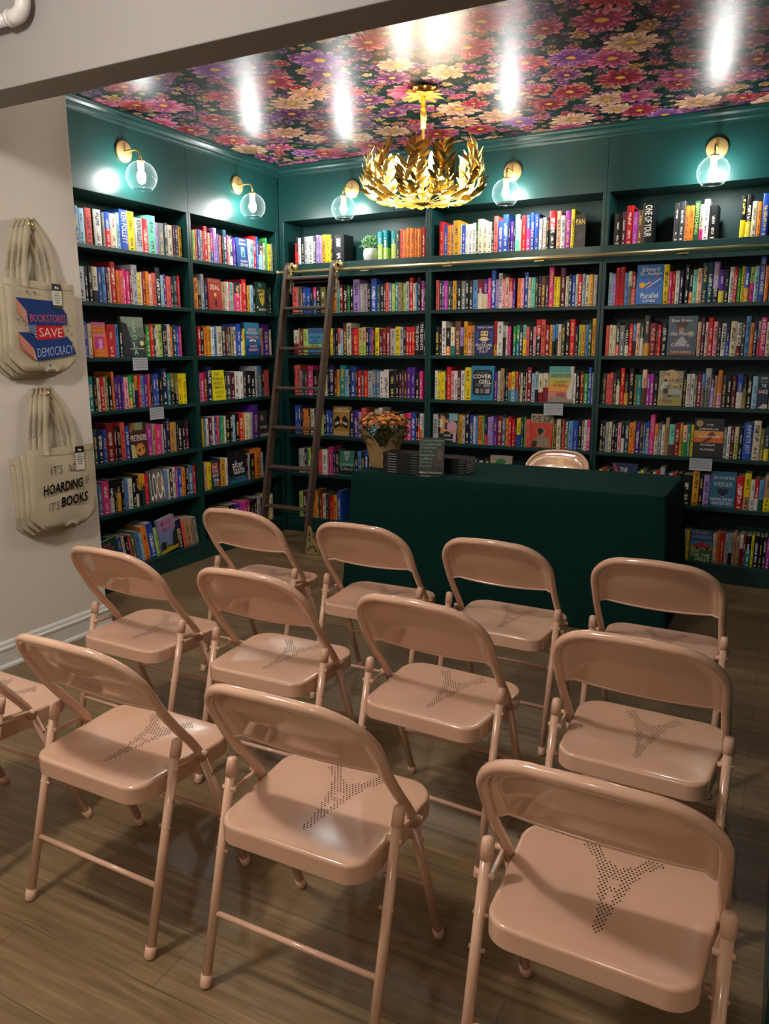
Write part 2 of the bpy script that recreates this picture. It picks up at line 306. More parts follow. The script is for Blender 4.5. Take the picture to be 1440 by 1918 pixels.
def floor_mat():
    m = bpy.data.materials.new('oak_vinyl_planks'); m.use_nodes = True; nt = m.node_tree; b = nt.nodes['Principled BSDF']
    tc = N(nt, 'ShaderNodeTexCoord')
    br = N(nt, 'ShaderNodeTexBrick', offset=0.37, ins={'Scale': 1.0, 'Brick Width': 1.22, 'Row Height': 0.18, 'Mortar Size': 0.0007, 'Bias': 0.0})
    br.inputs['Color1'].default_value = (0.35, 0.35, 0.35, 1); br.inputs['Color2'].default_value = (0.65, 0.65, 0.65, 1); br.inputs['Mortar'].default_value = (0, 0, 0, 1)
    nt.links.new(tc.outputs['Object'], br.inputs['Vector'])
    sc = vmath(nt, 'MULTIPLY', tc.outputs['Object'], (3.0, 55.0, 1.0))
    off = vmath(nt, 'ADD', sc.outputs[0], None); nt.links.new(br.outputs['Color'], off.inputs[1])
    nz = N(nt, 'ShaderNodeTexNoise', ins={'Scale': 1.0, 'Detail': 6.0, 'Roughness': 0.65, 'Distortion': 0.6}); nt.links.new(off.outputs[0], nz.inputs['Vector'])
    sc2 = vmath(nt, 'MULTIPLY', tc.outputs['Object'], (1.2, 7.0, 1.0)); n2 = N(nt, 'ShaderNodeTexNoise', ins={'Scale': 1.0, 'Detail': 3.0}); nt.links.new(sc2.outputs[0], n2.inputs['Vector'])
    rp = N(nt, 'ShaderNodeValToRGB'); e = rp.color_ramp.elements
    e[0].position = 0.28; e[0].color = hx('503f2a'); e[1].position = 0.72; e[1].color = hx('9b845e')
    k = rp.color_ramp.elements.new(0.5); k.color = hx('776244')
    g = fmath(nt, 'ADD', fmath(nt, 'MULTIPLY', nz.outputs['Fac'], 0.62), fmath(nt, 'MULTIPLY', n2.outputs['Fac'], 0.38)); nt.links.new(g, rp.inputs[0])
    tone = fmath(nt, 'ADD', 0.78, fmath(nt, 'MULTIPLY', br.outputs['Color'], 0.42))
    mx = N(nt, 'ShaderNodeMix', data_type='RGBA', blend_type='MULTIPLY'); mx.inputs[0].default_value = 1; nt.links.new(rp.outputs[0], mx.inputs[6]); nt.links.new(tone, mx.inputs[7])
    base = mixc(nt, br.outputs['Fac'], mx.outputs[2], hx('1c1712'))
    nt.links.new(base, b.inputs['Base Color'])
    nt.links.new(fmath(nt, 'ADD', 0.30, fmath(nt, 'MULTIPLY', nz.outputs['Fac'], 0.22)), b.inputs['Roughness'])
    bp = N(nt, 'ShaderNodeBump', ins={'Strength': 0.12, 'Distance': 0.002}); nt.links.new(nz.outputs['Fac'], bp.inputs['Height']); nt.links.new(bp.outputs[0], b.inputs['Normal'])
    return m
FLOOR = floor_mat()

def floral_mat():
    """dense painted flowers on a dark green ground"""
    m = bpy.data.materials.new('floral_wallpaper'); m.use_nodes = True; nt = m.node_tree; b = nt.nodes['Principled BSDF']
    tc = N(nt, 'ShaderNodeTexCoord'); P0 = tc.outputs['Object']
    wn = N(nt, 'ShaderNodeTexNoise', ins={'Scale': 16.0, 'Detail': 4.0}); nt.links.new(P0, wn.inputs['Vector'])
    warp = vmath(nt, 'MULTIPLY', vmath(nt, 'SUBTRACT', wn.outputs['Color'], (0.5, 0.5, 0.5)).outputs[0], (0.045, 0.045, 0.0))
    P = vmath(nt, 'ADD', P0, warp.outputs[0]).outputs[0]
    # leafy ground: stretched strokes
    ln = N(nt, 'ShaderNodeTexNoise', ins={'Scale': 26.0, 'Detail': 5.0, 'Roughness': 0.7, 'Distortion': 1.8}); nt.links.new(P, ln.inputs['Vector'])
    rp = N(nt, 'ShaderNodeValToRGB'); cr = rp.color_ramp
    for i, (p, c) in enumerate([(0.30, '0b1716'), (0.46, '17302c'), (0.54, '2d5148'), (0.60, '1b3a55'), (0.66, '5a6a3c'), (0.74, 'c3a86a')]):
        e = cr.elements[i] if i < 2 else cr.elements.new(p)
        e.position = p; e.color = hx(c)
    nt.links.new(ln.outputs['Fac'], rp.inputs[0]); base = rp.outputs[0]
    def layer(base, scale, shift, petals, size, cols, cen, rand=0.75):
        q = vmath(nt, 'ADD', vmath(nt, 'MULTIPLY', P, (scale, scale, 0.0)).outputs[0], shift)
        vo = N(nt, 'ShaderNodeTexVoronoi', voronoi_dimensions='2D', ins={'Scale': 1.0, 'Randomness': rand}); nt.links.new(q.outputs[0], vo.inputs['Vector'])
        d = vmath(nt, 'SUBTRACT', q.outputs[0], vo.outputs['Position']); sp = N(nt, 'ShaderNodeSeparateXYZ'); nt.links.new(d.outputs[0], sp.inputs[0])
        r = vo.outputs['Distance']; th = fmath(nt, 'ARCTAN2', sp.outputs[1], sp.outputs[0])
        cs = N(nt, 'ShaderNodeSeparateColor'); nt.links.new(vo.outputs['Color'], cs.inputs[0]); ra, rb, rc = cs.outputs
        ang = fmath(nt, 'ADD', fmath(nt, 'MULTIPLY', th, float(petals)), fmath(nt, 'MULTIPLY', rb, 6.28))
        pet = fmath(nt, 'POWER', fmath(nt, 'ABSOLUTE', fmath(nt, 'COSINE', fmath(nt, 'MULTIPLY', ang, 0.5))), 0.55)
        edge = fmath(nt, 'MULTIPLY', fmath(nt, 'ADD', 0.5, fmath(nt, 'MULTIPLY', pet, 0.5)), fmath(nt, 'ADD', size * 0.7, fmath(nt, 'MULTIPLY', rc, size * 0.5)))
        t = fmath(nt, 'DIVIDE', r, edge)
        mask = fmath(nt, 'LESS_THAN', t, 1.0)
        st = N(nt, 'ShaderNodeCombineXYZ'); nt.links.new(fmath(nt, 'MULTIPLY', th, 5.0), st.inputs[0]); nt.links.new(fmath(nt, 'MULTIPLY', r, 5.0), st.inputs[1]); nt.links.new(fmath(nt, 'MULTIPLY', ra, 40.0), st.inputs[2])
        sn = N(nt, 'ShaderNodeTexNoise', ins={'Scale': 1.3, 'Detail': 3.0}); nt.links.new(st.outputs[0], sn.inputs['Vector'])
        rr = N(nt, 'ShaderNodeValToRGB'); cr = rr.color_ramp; cr.interpolation = 'CONSTANT'
        for i, c in enumerate(cols):
            e = cr.elements[i] if i < 2 else cr.elements.new(i / len(cols))
            e.position = i / len(cols); e.color = hx(c)
        nt.links.new(ra, rr.inputs[0])
        val = fmath(nt, 'ADD', fmath(nt, 'MULTIPLY', sn.outputs['Fac'], 1.5), fmath(nt, 'SUBTRACT', fmath(nt, 'MULTIPLY', t, 0.6), 0.45))
        dark = mixc(nt, fmath(nt, 'MULTIPLY', val, 1.0, clamp=True), hx('3a0f24'), rr.outputs[0])
        lite = mixc(nt, fmath(nt, 'MULTIPLY', fmath(nt, 'SUBTRACT', val, 0.72), 1.6, clamp=True), dark, hx('f3d3c4'))
        lite = mixc(nt, fmath(nt, 'LESS_THAN', t, 0.2), lite, hx(cen))
        return mixc(nt, mask, base, lite)
    base = layer(base, 13.0, (3.1, 1.7, 0), 5, 0.34, ['d9c48a', 'a8703e', 'd8b0a0', '7a4a96', '2f4f78', 'b85a70', '5d7a4a'], 'e8c35a')
    base = layer(base, 6.8, (7.3, 2.9, 0), 7, 0.36, ['8b4a9a', 'c65a86', 'b8324a', '6a3a86', 'c8a06a', 'a04a8c'], 'd9a440')
    base = layer(base, 3.7, (1.9, 5.3, 0), 11, 0.42, ['c0305a', 'd86a9c', '8d3f8c', 'efbf9c', 'cf5a8a', 'b8304a', 'a868bc', 'f0c8a8', 'd84a66'], 'e0b040', rand=0.7)
    gm = N(nt, 'ShaderNodeGamma', ins={'Gamma': 1.35}); nt.links.new(base, gm.inputs[0]); base = gm.outputs[0]
    hs = N(nt, 'ShaderNodeHueSaturation', ins={'Saturation': 0.98, 'Value': 0.86}); nt.links.new(base, hs.inputs['Color']); nt.links.new(hs.outputs[0], b.inputs['Base Color'])
    b.inputs['Roughness'].default_value = 0.36; b.inputs['Specular IOR Level'].default_value = 0.38; b.inputs['Anisotropic'].default_value = 0.6
    tg = N(nt, 'ShaderNodeCombineXYZ', ins={'X': -0.3, 'Y': 0.95, 'Z': 0.0}); nt.links.new(tg.outputs[0], b.inputs['Tangent'])
    bn = N(nt, 'ShaderNodeTexNoise', ins={'Scale': 260.0, 'Detail': 2.0}); nt.links.new(P0, bn.inputs['Vector'])
    bp = N(nt, 'ShaderNodeBump', ins={'Strength': 0.25, 'Distance': 0.002}); nt.links.new(bn.outputs['Fac'], bp.inputs['Height']); nt.links.new(bp.outputs[0], b.inputs['Normal'])
    return m
FLORAL = floral_mat()
# ------------------------------------------------------------------ the room
ZC = 2.865
def struct(mb, name, m, **k): return tag(mb.obj(name, m, **k), kind='structure')
mb = MB(); mb.box(-0.35, 5.3, -7.6, 0.35, -0.05, 0.0); struct(mb, 'floor', FLOOR)
mb = MB(); mb.box(-0.35, 3.95, -3.02, 0.35, ZC, ZC + 0.06); struct(mb, 'ceiling', FLORAL)
mb = MB(); mb.box(0.0, 5.3, -7.6, -3.17, 2.92, 2.98); struct(mb, 'ceiling_front', ROOMW)
mb = MB(); mb.bbox(-0.33, 0.43, -7.6, -2.382, 0, ZC - 0.001, b=0.004); struct(mb, 'wall_left', WALLW)
mb = MB(); mb.box(-0.36, -0.31, -2.38, 0.36, 0, ZC); struct(mb, 'wall_far_left', GREENB)
mb = MB(); mb.box(-0.30, 3.95, 0.31, 0.36, 0, ZC); struct(mb, 'wall_back', GREENB)
mb = MB(); mb.box(3.76, 3.84, -3.70, -0.002, 0.0, ZC - 0.002)
for y in (-3.70, -2.5, -1.28, -0.06): mb.box(3.745, 3.76, y, y + 0.05, 0.0, ZC - 0.002)
mb.box(3.745, 3.76, -3.65, -0.06, 0.0, 0.12)
for z in (0.45, 0.77, 1.09, 1.41, 1.73, 2.05): mb.box(3.747, 3.76, -3.65, -0.06, z, z + 0.03)
struct(mb, 'wall_right', GREEN)
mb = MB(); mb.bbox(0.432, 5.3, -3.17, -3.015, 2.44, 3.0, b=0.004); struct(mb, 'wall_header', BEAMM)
mb = MB(); mb.box(5.25, 5.3, -7.6, -3.18, 0, 2.92); mb.box(3.85, 5.3, -3.17, -3.12, 0, 2.438); struct(mb, 'wall_front_right', ROOMW)
mb = MB(); mb.box(0.43, 5.25, -7.6, -7.55, 0, 2.92); struct(mb, 'wall_front', ROOMW)
# baseboard along the white wall: board, cap moulding, shoe
prof = [(0.0, 0.0), (0.028, 0.0), (0.028, 0.008), (0.024, 0.016), (0.016, 0.020), (0.016, 0.082), (0.020, 0.088), (0.021, 0.098), (0.014, 0.106), (0.012, 0.118), (0.007, 0.125), (0.0, 0.128)]
mb = MB(); vs = []; n = len(prof)
for y, s in ((-7.5, 0), (-2.38, 1)):
    for p, z in prof: vs.append((0.4305 + p, y + s * p, z))
fs = [(i, i + 1, n + i + 1, n + i) for i in range(n - 1)] + [tuple(range(n)), tuple(range(2 * n - 1, n - 1, -1))]
mb.add(vs, fs)
vs = []
for x, s in ((0.43, 1), (0.03, 0)):
    for p, z in prof: vs.append((x + s * p, -2.38 + p, z))
mb.add(vs, [(i, i + 1, n + i + 1, n + i) for i in range(n - 1)])
struct(mb, 'baseboard_left', TRIMW)
# crown moulding
cp = [(0.001, 2.796), (0.012, 2.796), (0.014, 2.806), (0.018, 2.812), (0.030, 2.814), (0.032, 2.824), (0.036, 2.834), (0.046, 2.842), (0.052, 2.846), (0.054, 2.855), (0.062, 2.857), (0.062, 2.8645), (0.001, 2.8645)]
n = len(cp)
mb = MB(); mb.add([(p, y if k == 0 else -p, z) for k, y in ((0, -2.375), (1, 0)) for p, z in cp], [(i, i + 1, n + i + 1, n + i) for i in range(n - 1)] + [tuple(range(n))]); struct(mb, 'trim_1', GREEN)
mb = MB(); mb.add([(p if k == 0 else 3.745, -p, z) for k in (0, 1) for p, z in cp], [(i + 1, i, n + i, n + i + 1) for i in range(n - 1)]); struct(mb, 'trim_2', GREEN)

# ------------------------------------------------------------------ built-in bookcases
SH = {'L': [2.0965, 1.774, 1.452, 1.133, 0.814, 0.494, 0.124], 'B': [2.1492, 1.774, 1.452, 1.133, 0.814, 0.494, 0.124]}
def bookcase(wall, a0, a1, sl, sr, label):
    t = thing('bookcase', label, 'bookcase', (0, a0, 0) if wall == 'L' else (a0, 0, 0), PI / 2 if wall == 'L' else 0, 'built-in green bookcases')
    W = a1 - a0; top = 2.3905 if wall == 'L' else 2.4728; D = 0.28; e = 0.001
    def part(name, *bx, b=0.0015, m=GREEN):
        q = MB(); q.bbox(*bx, b=b); return q.obj(name, m, t)
    part('side_panel', e, sl, 0, D, 0.0, top); part('side_panel', W - sr, W - e, 0, D, 0.0, top)
    part('back_panel', e, W - e, D, D + 0.012, 0.0, 2.795, m=GREENB)
    q = MB(); q.bbox(e, W - e, 0.0, 0.02, top, 2.86, b=0.0015); q.box(e, W - e, 0.0205, D, top + 0.002, top + 0.02); q.obj('header_panel', GREEN, t)
    for i, z in enumerate(SH[wall]):
        if i == 0 and wall == 'B':
            q = MB(); q.bbox(sl, W - sr, 0.004, D, z - 0.022, z, b=0.0015); q.bbox(sl, W - sr, 0.0, 0.02, z - 0.110, z - 0.0005, b=0.0015); q.obj('shelf', GREEN, t)
        elif i == 6: part('shelf', sl, W - sr, 0.001, D, z - 0.02, z)
        else: part('shelf', sl, W - sr, 0.001, D, z - 0.024, z)
    part('kick_panel', sl, W - sr, 0.003, 0.02, 0.0, SH[wall][6] - 0.021)
    return t
bookcase('L', -2.31, -1.0485, 0.022, 0.0193, 'tall green built-in bookcase beside the white wall')
bookcase('L', -1.048, -0.001, 0.0193, 0.044, 'tall green built-in bookcase on the side wall next to the corner')
bookcase('B', 0.001, 1.289, 0.044, 0.0221, 'tall green built-in bookcase behind the rolling ladder')
bookcase('B', 1.289, 2.5262, 0.0219, 0.0224, 'tall green built-in bookcase in the middle of the back wall')
bookcase('B', 2.5262, 3.765, 0.0224, 0.022, 'tall green built-in bookcase at the right end of the back wall')
# ------------------------------------------------------------------ books
PAL = {'w': ('e6e4de', 'white'), 'c': ('ddd4b6', 'cream'), 'l': ('b4b8bc', 'light grey'), 'g': ('78807f', 'grey'), 'd': ('3c4043', 'charcoal'), 'k': ('121417', 'black'),
 'n': ('18204c', 'navy'), 'b': ('2450b4', 'blue'), 's': ('5c98d6', 'sky blue'), 'i': ('9ccbe0', 'pale blue'), 't': ('178a92', 'teal'), 'T': ('184a58', 'dark teal'),
 'a': ('74d6ba', 'mint'), 'e': ('32a048', 'green'), 'E': ('195a32', 'dark green'), 'm': ('b2d266', 'lime green'), 'y': ('f2da14', 'yellow'), 'u': ('dca022', 'mustard'),
 'o': ('f08826', 'orange'), 'p': ('f0c0a0', 'peach'), 'x': ('e65e54', 'coral'), 'r': ('d41c26', 'red'), 'R': ('8c1a24', 'dark red'), 'v': ('581636', 'maroon'),
 'h': ('e2388a', 'hot pink'), 'f': ('f0a4b8', 'pink'), 'q': ('54269a', 'purple'), 'L': ('b092d8', 'lavender'), 'M': ('b23aae', 'magenta'), 'B': ('683e2c', 'brown'),
 'N': ('b49270', 'tan'), 'O': ('787434', 'olive'), 'Y': ('5478a2', 'slate blue')}
DARKS = set('gdknbtTqRvrEBOYMeh')
def book_mesh(w, d, h, c1, c2=None, txt=None, seed=0.5, split=0.45, band=None, tcol=None):
    """spine at y=0 facing -y; bound cover wrapped round a page block"""
    mb = MB(); x = w / 2; th = min(0.0022, w * 0.12); bul = min(0.004, w * 0.14)
    out = [(-x, d), (-x, bul), (-x * 0.62, bul * 0.25), (0, 0), (x * 0.62, bul * 0.25), (x, bul), (x, d)]
    inn = [(-x + th, d), (-x + th, bul + th)] + [(0, bul * 0.6 + th)] + [(x - th, bul + th), (x - th, d)]
    zs = [0, h * split, h] if c2 else [0, h]
    us = [0, 0, 0.2, 0.5, 0.8, 1.0, 1.0]; T = (tcol or (1, 1, 1))[:3] + (seed,)
    for k in range(len(zs) - 1):
        z0, z1 = zs[k], zs[k + 1]; col = c2 if (c2 and k == 0) else c1
        for i in range(6):
            a, b = out[i], out[i + 1]; sp = 0 < i < 5
            uv = [[(us[i], z0 / h), (us[i + 1], z0 / h), (us[i + 1], z1 / h), (us[i], z1 / h)]] if sp else None
            mb.add([(a[0], a[1], z0), (b[0], b[1], z0), (b[0], b[1], z1), (a[0], a[1], z1)], [(0, 1, 2, 3)], col=col, txt=T, uvs=uv)
    for z, flip in ((h, False), (0.0, True)):
        ring = out + inn[::-1]
        f = tuple(range(len(ring)))
        mb.add([(p[0], p[1], z) for p in ring], [f if not flip else f[::-1]], col=c1 if not (flip and c2) else c2)
    for i in range(4):
        a, b = inn[i], inn[i + 1]; mb.add([(a[0], a[1], 0), (b[0], b[1], 0), (b[0], b[1], h), (a[0], a[1], h)], [(3, 2, 1, 0)], col=c1)
    mb.box(-x + th, x - th, bul + th, d - 0.003, 0.003, h - 0.003, col=hx('d6cdb8'))
    return mb
# cover designs: every face-out book (w 0..1 across, 0..1 up)
W_, K_ = 'f2efe6', '141416'
FACES = {
 'L21': [dict(c='2c4f8e', l='blue face-out hardcover with white capitals and a pale candle shape', e=[('t', 'JOHN', .55, .92, .5, .09, W_), ('t', 'IRVING', .58, .80, .62, .09, W_), ('r', .38, .34, .72, .70, '7fb6e0'), ('p', [(.5, .36), (.62, .36), (.6, .52), (.56, .62), (.52, .52)], '23406e'), ('p', [(.53, .56), (.59, .56), (.56, .68)], 'f4ecc0'), ('t', 'QUEEN', .58, .2, .6, .09, W_), ('t', 'ESTHER', .6, .07, .68, .09, W_)])],
 'L22': [dict(c='a83c34', l='rust red face-out hardcover with the cream word ZEAL', e=[('t', 'MORGAN JERKINS', .5, .92, .86, .07, 'e8a04a'), ('t', 'ZEAL', .5, .72, .72, .15, 'f1e3bd'), ('c', .5, .48, .095, 'f0b860'), ('c', .5, .3, .06, '3c1a24'), ('p', [(.38, .16), (.62, .16), (.56, .28), (.44, .28)], '3c1a24'), ('c', .5, .15, .09, '5c2430')]),
         dict(c='1d3a2c', l='dark green face-out book with a golden mask on its cover', e=[('p', [(.25, .62), (.75, .66), (.7, .35), (.52, .2), (.34, .34)], 'b89a3c'), ('p', [(.32, .56), (.46, .56), (.4, .46)], '2a2416'), ('p', [(.54, .57), (.68, .58), (.6, .47)], '2a2416'), ('t', 'BLOOD', .5, .72, .6, .09, 'c9b048'), ('r', .3, .84, .55, .94, '3f8a6a'), ('t', 'ELDRITCH', .5, .1, .66, .07, W_), ('r', .02, .14, .12, .2, W_)])],
 'L13': [dict(c='ee6a1e', l='orange and pink face-out paperback with a violet woman on it', e=[('r', 0, .9, 1, 1, 'e05fb4'), ('t', 'ANITA DE', .5, .88, .86, .09, 'ffc23a'), ('t', 'MONTE', .5, .76, .8, .09, 'ffc23a'), ('t', 'LAUGHS LAST', .5, .64, .86, .08, 'f7d0e6'), ('r', .12, .24, .78, .58, 'cf2c9a'), ('c', .5, .44, .17, 'efa0d0'), ('p', [(.34, .24), (.66, .24), (.6, .36), (.42, .36)], 'f4b4da'), ('p', [(.3, .3), (.42, .56), (.58, .58), (.36, .5)], '7a1c8a'), ('t', 'XOCHITL', .5, .17, .7, .08, 'ffc23a'), ('t', 'GONZALEZ', .52, .06, .8, .08, 'ffc23a')]),
         dict(c='46594c', l='grey-green face-out hardcover lettered ISOLA down the cover', e=[('r', 0, .5, 1, .74, '6d8070'), ('r', 0, .74, 1, 1, '8fa08c'), ('r', 0, 0, 1, .3, '2c3a34'), ('p', [(0, 0), (.36, 0), (.34, .5), (.24, .82), (0, .88)], '1b2026')] + [('t', ch, .54, y, w, .13, 'a8dcc0') for ch, y, w in (('I', .86, .05), ('S', .68, .16), ('O', .49, .2), ('L', .30, .17), ('A', .11, .2))] + [('c', .84, .34, .085, 'e6dc9a'), ('t', 'ALLEGRA GOODMAN', .6, .2, .66, .035, W_)])],
 'L23': [dict(c='1f5f9c', l='blue face-out book with pink and white title about a python tour', e=[('r', 0, .66, 1, 1, '3f88ac'), ('r', 0, 0, 1, .3, '163f86'), ('t', 'WHITE', .5, .78, .56, .09, 'f3b8ac'), ('t', 'PYTHON', .5, .67, .72, .10, W_), ('t', 'WORLD TOUR', .5, .55, .84, .09, 'f3b8ac'), ('p', [(.28, .46), (.5, .49), (.74, .45), (.7, .41), (.5, .44), (.3, .41)], W_), ('c', .5, .4, .07, '8c3b34'), ('t', 'TRAVIS', .5, .27, .5, .08, 'f3b8ac'), ('t', 'KENNEDY', .5, .16, .64, .08, 'f3b8ac')])],
 'L24': [dict(c='e6df1c', l='bright yellow face-out hardcover with olive hand lettering', e=[('t', 'THE', .4, .86, .36, .1, '6a6a24'), ('t', 'PHOENIX', .5, .71, .82, .1, '6a6a24'), ('t', 'PENCIL', .48, .56, .72, .1, '6a6a24'), ('t', 'COMPANY', .5, .42, .86, .1, '6a6a24'), ('c', .42, .71, .05, 'd8603a'), ('c', .26, .42, .05, 'd8603a'), ('t', 'ALLISON', .5, .27, .7, .09, '9a8a28'), ('c', .52, .27, .045, 'd8603a'), ('t', 'KING', .48, .13, .5, .1, '9a8a28')])],
 'L15': [dict(c='4a2c24', l='dark face-out hardcover with a painted face and white drawn title', e=[('r', .3, .78, .8, 1, '8a9a6a'), ('p', [(.1, .7), (.4, .98), (.2, 1), (0, .8)], 'a8622e'), ('r', 0, .46, 1, .66, '5c1420'), ('c', .55, .22, .28, 'd08a4c'), ('c', .48, .2, .07, '3a2416'), ('c', .74, .25, .06, '3a2416'), ('p', [(.5, .06), (.72, .08), (.62, .02)], 'a04038'), ('p', [(0, 0), (.3, 0), (.24, .36), (0, .4)], 'c2bd7e'), ('t', 'PRETENDER', .5, .56, .94, .17, W_)])],
 'L25': [dict(c='3a3a3c', l='dim face-out book with a pale figure, partly behind the ladder', e=[('c', .4, .72, .2, 'b89a86'), ('r', .1, .2, .9, .52, '26282c'), ('t', 'WAITING', .5, .36, .8, .12, W_), ('r', 0, 0, 1, .12, '8a8478')])],
 'L16': [dict(c='6c6a68', l='grey face-out book lettered LOCA in tall white capitals', e=[('r', .5, .2, 1, .8, '8d7f70'), ('c', .62, .5, .2, '9a8a70'), ('r', 0, 0, .3, 1, '55585a'), ('t', 'LOCA', .5, .5, .9, .86, W_)])],
 'L26': [dict(c='21395f', l='multicoloured face-out book with white capitals down the cover', e=[('r', .06, .76, .94, .9, 'c85a30'), ('r', .06, .5, .94, .7, 'a8484a'), ('p', [(.2, .06), (.5, .06), (.55, .34), (.25, .34)], '4fa088'), ('p', [(.55, .04), (.86, .04), (.86, .3), (.6, .3)], 'd8604a'), ('t', 'SOME', .46, .74, .7, .1, W_), ('t', 'OF THE', .46, .6, .66, .1, W_), ('t', 'AMERICAN', .48, .44, .8, .1, W_), ('t', 'VOICES', .5, .28, .7, .1, W_)]),
         dict(c='12161c', l='black face-out hardcover with white lowercase title and blue foot', e=[('r', 0, 0, 1, .1, '2a6a8c'), ('r', 0, .1, 1, .22, '1b4058'), ('t', 'after', .52, .57, .62, .22, 'e4e2dc'), ('t', 'taste', .56, .37, .64, .2, 'e4e2dc'), ('r', .48, .6, .5, .96, '5a6068'), ('t', 'DARIA LAVELLE', .62, .15, .5, .03, 'c8d6da')])],
 'L17': [dict(c='0f4a38', l='green face-out book with pink lettering low on the shelf', e=[('t', 'HOUSE', .36, .84, .5, .1, 'd8508c'), ('t', 'OF BLOOM', .42, .7, .66, .1, 'd8508c'), ('t', 'AND RUIN', .42, .56, .66, .1, 'd8508c')]),
         dict(c='7a88b4', l='pastel landscape face-out book with pink title on bottom shelf', e=[('r', 0, .62, 1, 1, 'a08cb4'), ('r', 0, 0, 1, .14, 'b8a834'), ('p', [(0, .1), (.3, .1), (.34, .3), (.1, .36), (0, .24)], '20341f'), ('p', [(.66, .1), (1, .1), (1, .62), (.8, .5)], '1c2f28'), ('p', [(.35, .12), (.7, .12), (.6, .2), (.42, .2)], '5a6a2c'), ('t', 'MARIA', .5, .86, .66, .13, 'c8408c'), ('t', 'LIMA NOVA', .55, .68, .74, .1, 'c8408c')])],
 'B13': [dict(c='4a90b0', l='blue to yellow face-out book behind the ladder rail', e=[('r', 0, .8, 1, 1, '46608c'), ('r', 0, .3, 1, .42, '9ab868'), ('r', 0, .22, 1, .3, 'e6c85a'), ('r', 0, 0, 1, .1, '3d557e'), ('t', 'Words', .5, .66, .7, .11, '1d3e5e'), ('t', 'from', .5, .54, .3, .07, '1d3e5e'), ('t', 'Further', .52, .44, .76, .1, '1d3e5e'), ('t', 'West', .5, .33, .5, .1, '1d3e5e')])],
 'B15': [dict(c='8a6a34', l='gold face-out hardcover with a black and white winged beetle', e=[('r', .05, .05, .95, .95, 'a8823c'), ('t', 'HARUKI', .5, .93, .7, .05, 'e2d6b0'), ('t', 'MURAKAMI', .5, .85, .92, .07, 'e8e0c4'), ('p', [(.12, .24), (.4, .34), (.44, .62), (.28, .7), (.08, .52)], '16181a'), ('p', [(.88, .24), (.6, .34), (.56, .62), (.72, .7), (.92, .52)], '16181a'), ('p', [(.16, .36), (.38, .42), (.38, .5), (.14, .46)], 'b8bec4'), ('p', [(.84, .36), (.62, .42), (.62, .5), (.86, .46)], 'b8bec4'), ('p', [(.42, .3), (.58, .3), (.56, .66), (.44, .66)], '5a3a1c'), ('p', [(.4, .5), (.5, .4), (.6, .5), (.5, .72)], 'd8862c'), ('t', 'THE CITY AND ITS', .5, .14, .84, .05, 'e8e0c4'), ('t', 'UNCERTAIN WALLS', .5, .07, .88, .05, 'e8e0c4')])],
 'B16': [dict(c='3c7a6c', l='sea green face-out book with a pale leaf shape on its cover', e=[('p', [(.3, .98), (.7, .98), (.62, .72), (.5, .58), (.38, .7)], 'a8b0a4'), ('c', .5, .82, .06, '3c4a46'), ('t', 'LONG', .5, .46, .86, .08, 'c8d2c6'), ('p', [(0, .05), (1, .05), (1, .36), (.6, .4), (0, .3)], '1c2624'), ('t', 'LAKO', .52, .28, .8, .1, 'c8d2c6')])],
 'B21': [dict(c='141214', l='black face-out book with yellow capitals PAN, end of the top shelf', e=[('t', 'PAN', .5, .78, .8, .17, 'd8b83c'), ('c', .5, .36, .22, '2c2432'), ('c', .4, .28, .12, '3a2c22'), ('c', .62, .42, .1, '302c44')])],
 'B23': [dict(c='1b2a66', l='navy face-out hardcover with a cream box robot drawing', e=[('r', .06, .3, .2, .8, '2c489c'), ('r', .8, .3, .96, .8, '2c489c'), ('t', 'ASHLEY KEAN', .52, .92, .8, .06, W_), ('r', .3, .62, .7, .8, 'd8c48a'), ('r', .36, .7, .43, .76, '3c2a1c'), ('r', .57, .7, .64, .76, '3c2a1c'), ('r', .32, .47, .68, .62, 'e4d49a'), ('r', .3, .6, .7, .63, '5a3a24'), ('p', [(.18, .52), (.32, .56), (.32, .5)], 'd8c48a'), ('p', [(.82, .52), (.68, .56), (.68, .5)], 'd8c48a'), ('t', 'THE', .5, .42, .24, .05, W_), ('t', 'PECULIAR', .5, .33, .88, .09, W_), ('t', 'GIFT OF', .5, .22, .7, .09, W_), ('t', 'JULY', .5, .11, .48, .09, W_)])],
 'B24': [dict(c='1f88b8', l='bright blue face-out book with COVER GIRL in white capitals', e=[('p', [(.12, .14), (.84, .14), (.92, .22), (.92, .8), (.84, .88), (.14, .88), (.06, .8), (.06, .22)], '17191c'), ('r', .2, .2, .36, .34, '8a8a8c'), ('r', .42, .2, .58, .34, '6f6f72'), ('r', .64, .2, .84, .34, '98989a'), ('r', .2, .4, .46, .5, '55575a'), ('r', .55, .38, .86, .5, '8a8a8c'), ('r', .22, .76, .76, .82, '4a4c50'), ('t', 'COVER', .48, .69, .82, .12, W_, .02), ('t', 'GIRL', .62, .54, .56, .12, W_, .02), ('t', 'Amy Rossi', .66, .07, .5, .06, '17324a')]),
         dict(c='d8a83c', l='rainbow face-out hardcover titled ANTIDOTE above a grey card', e=[('r', 0, .84, 1, 1, '4f9c98'), ('r', 0, .68, 1, .84, '7fae88'), ('r', 0, .5, 1, .68, 'c0b04a'), ('r', 0, .32, 1, .5, 'dc9a3c'), ('r', 0, .16, 1, .32, 'c87864'), ('r', 0, 0, 1, .16, '8c8070'), ('p', [(.8, .1), (1, .1), (1, 1), (.86, 1), (.92, .6), (.76, .3)], 'c9c8bc'), ('r', .34, .16, .72, .28, '9a4a50'), ('t', 'ANTIDOTE', .48, .74, .82, .1, '1c3a38'), ('t', 'KAREN', .5, .57, .5, .07, '6a3a18'), ('t', 'RUSSELL', .5, .48, .6, .07, '6a3a18')])],
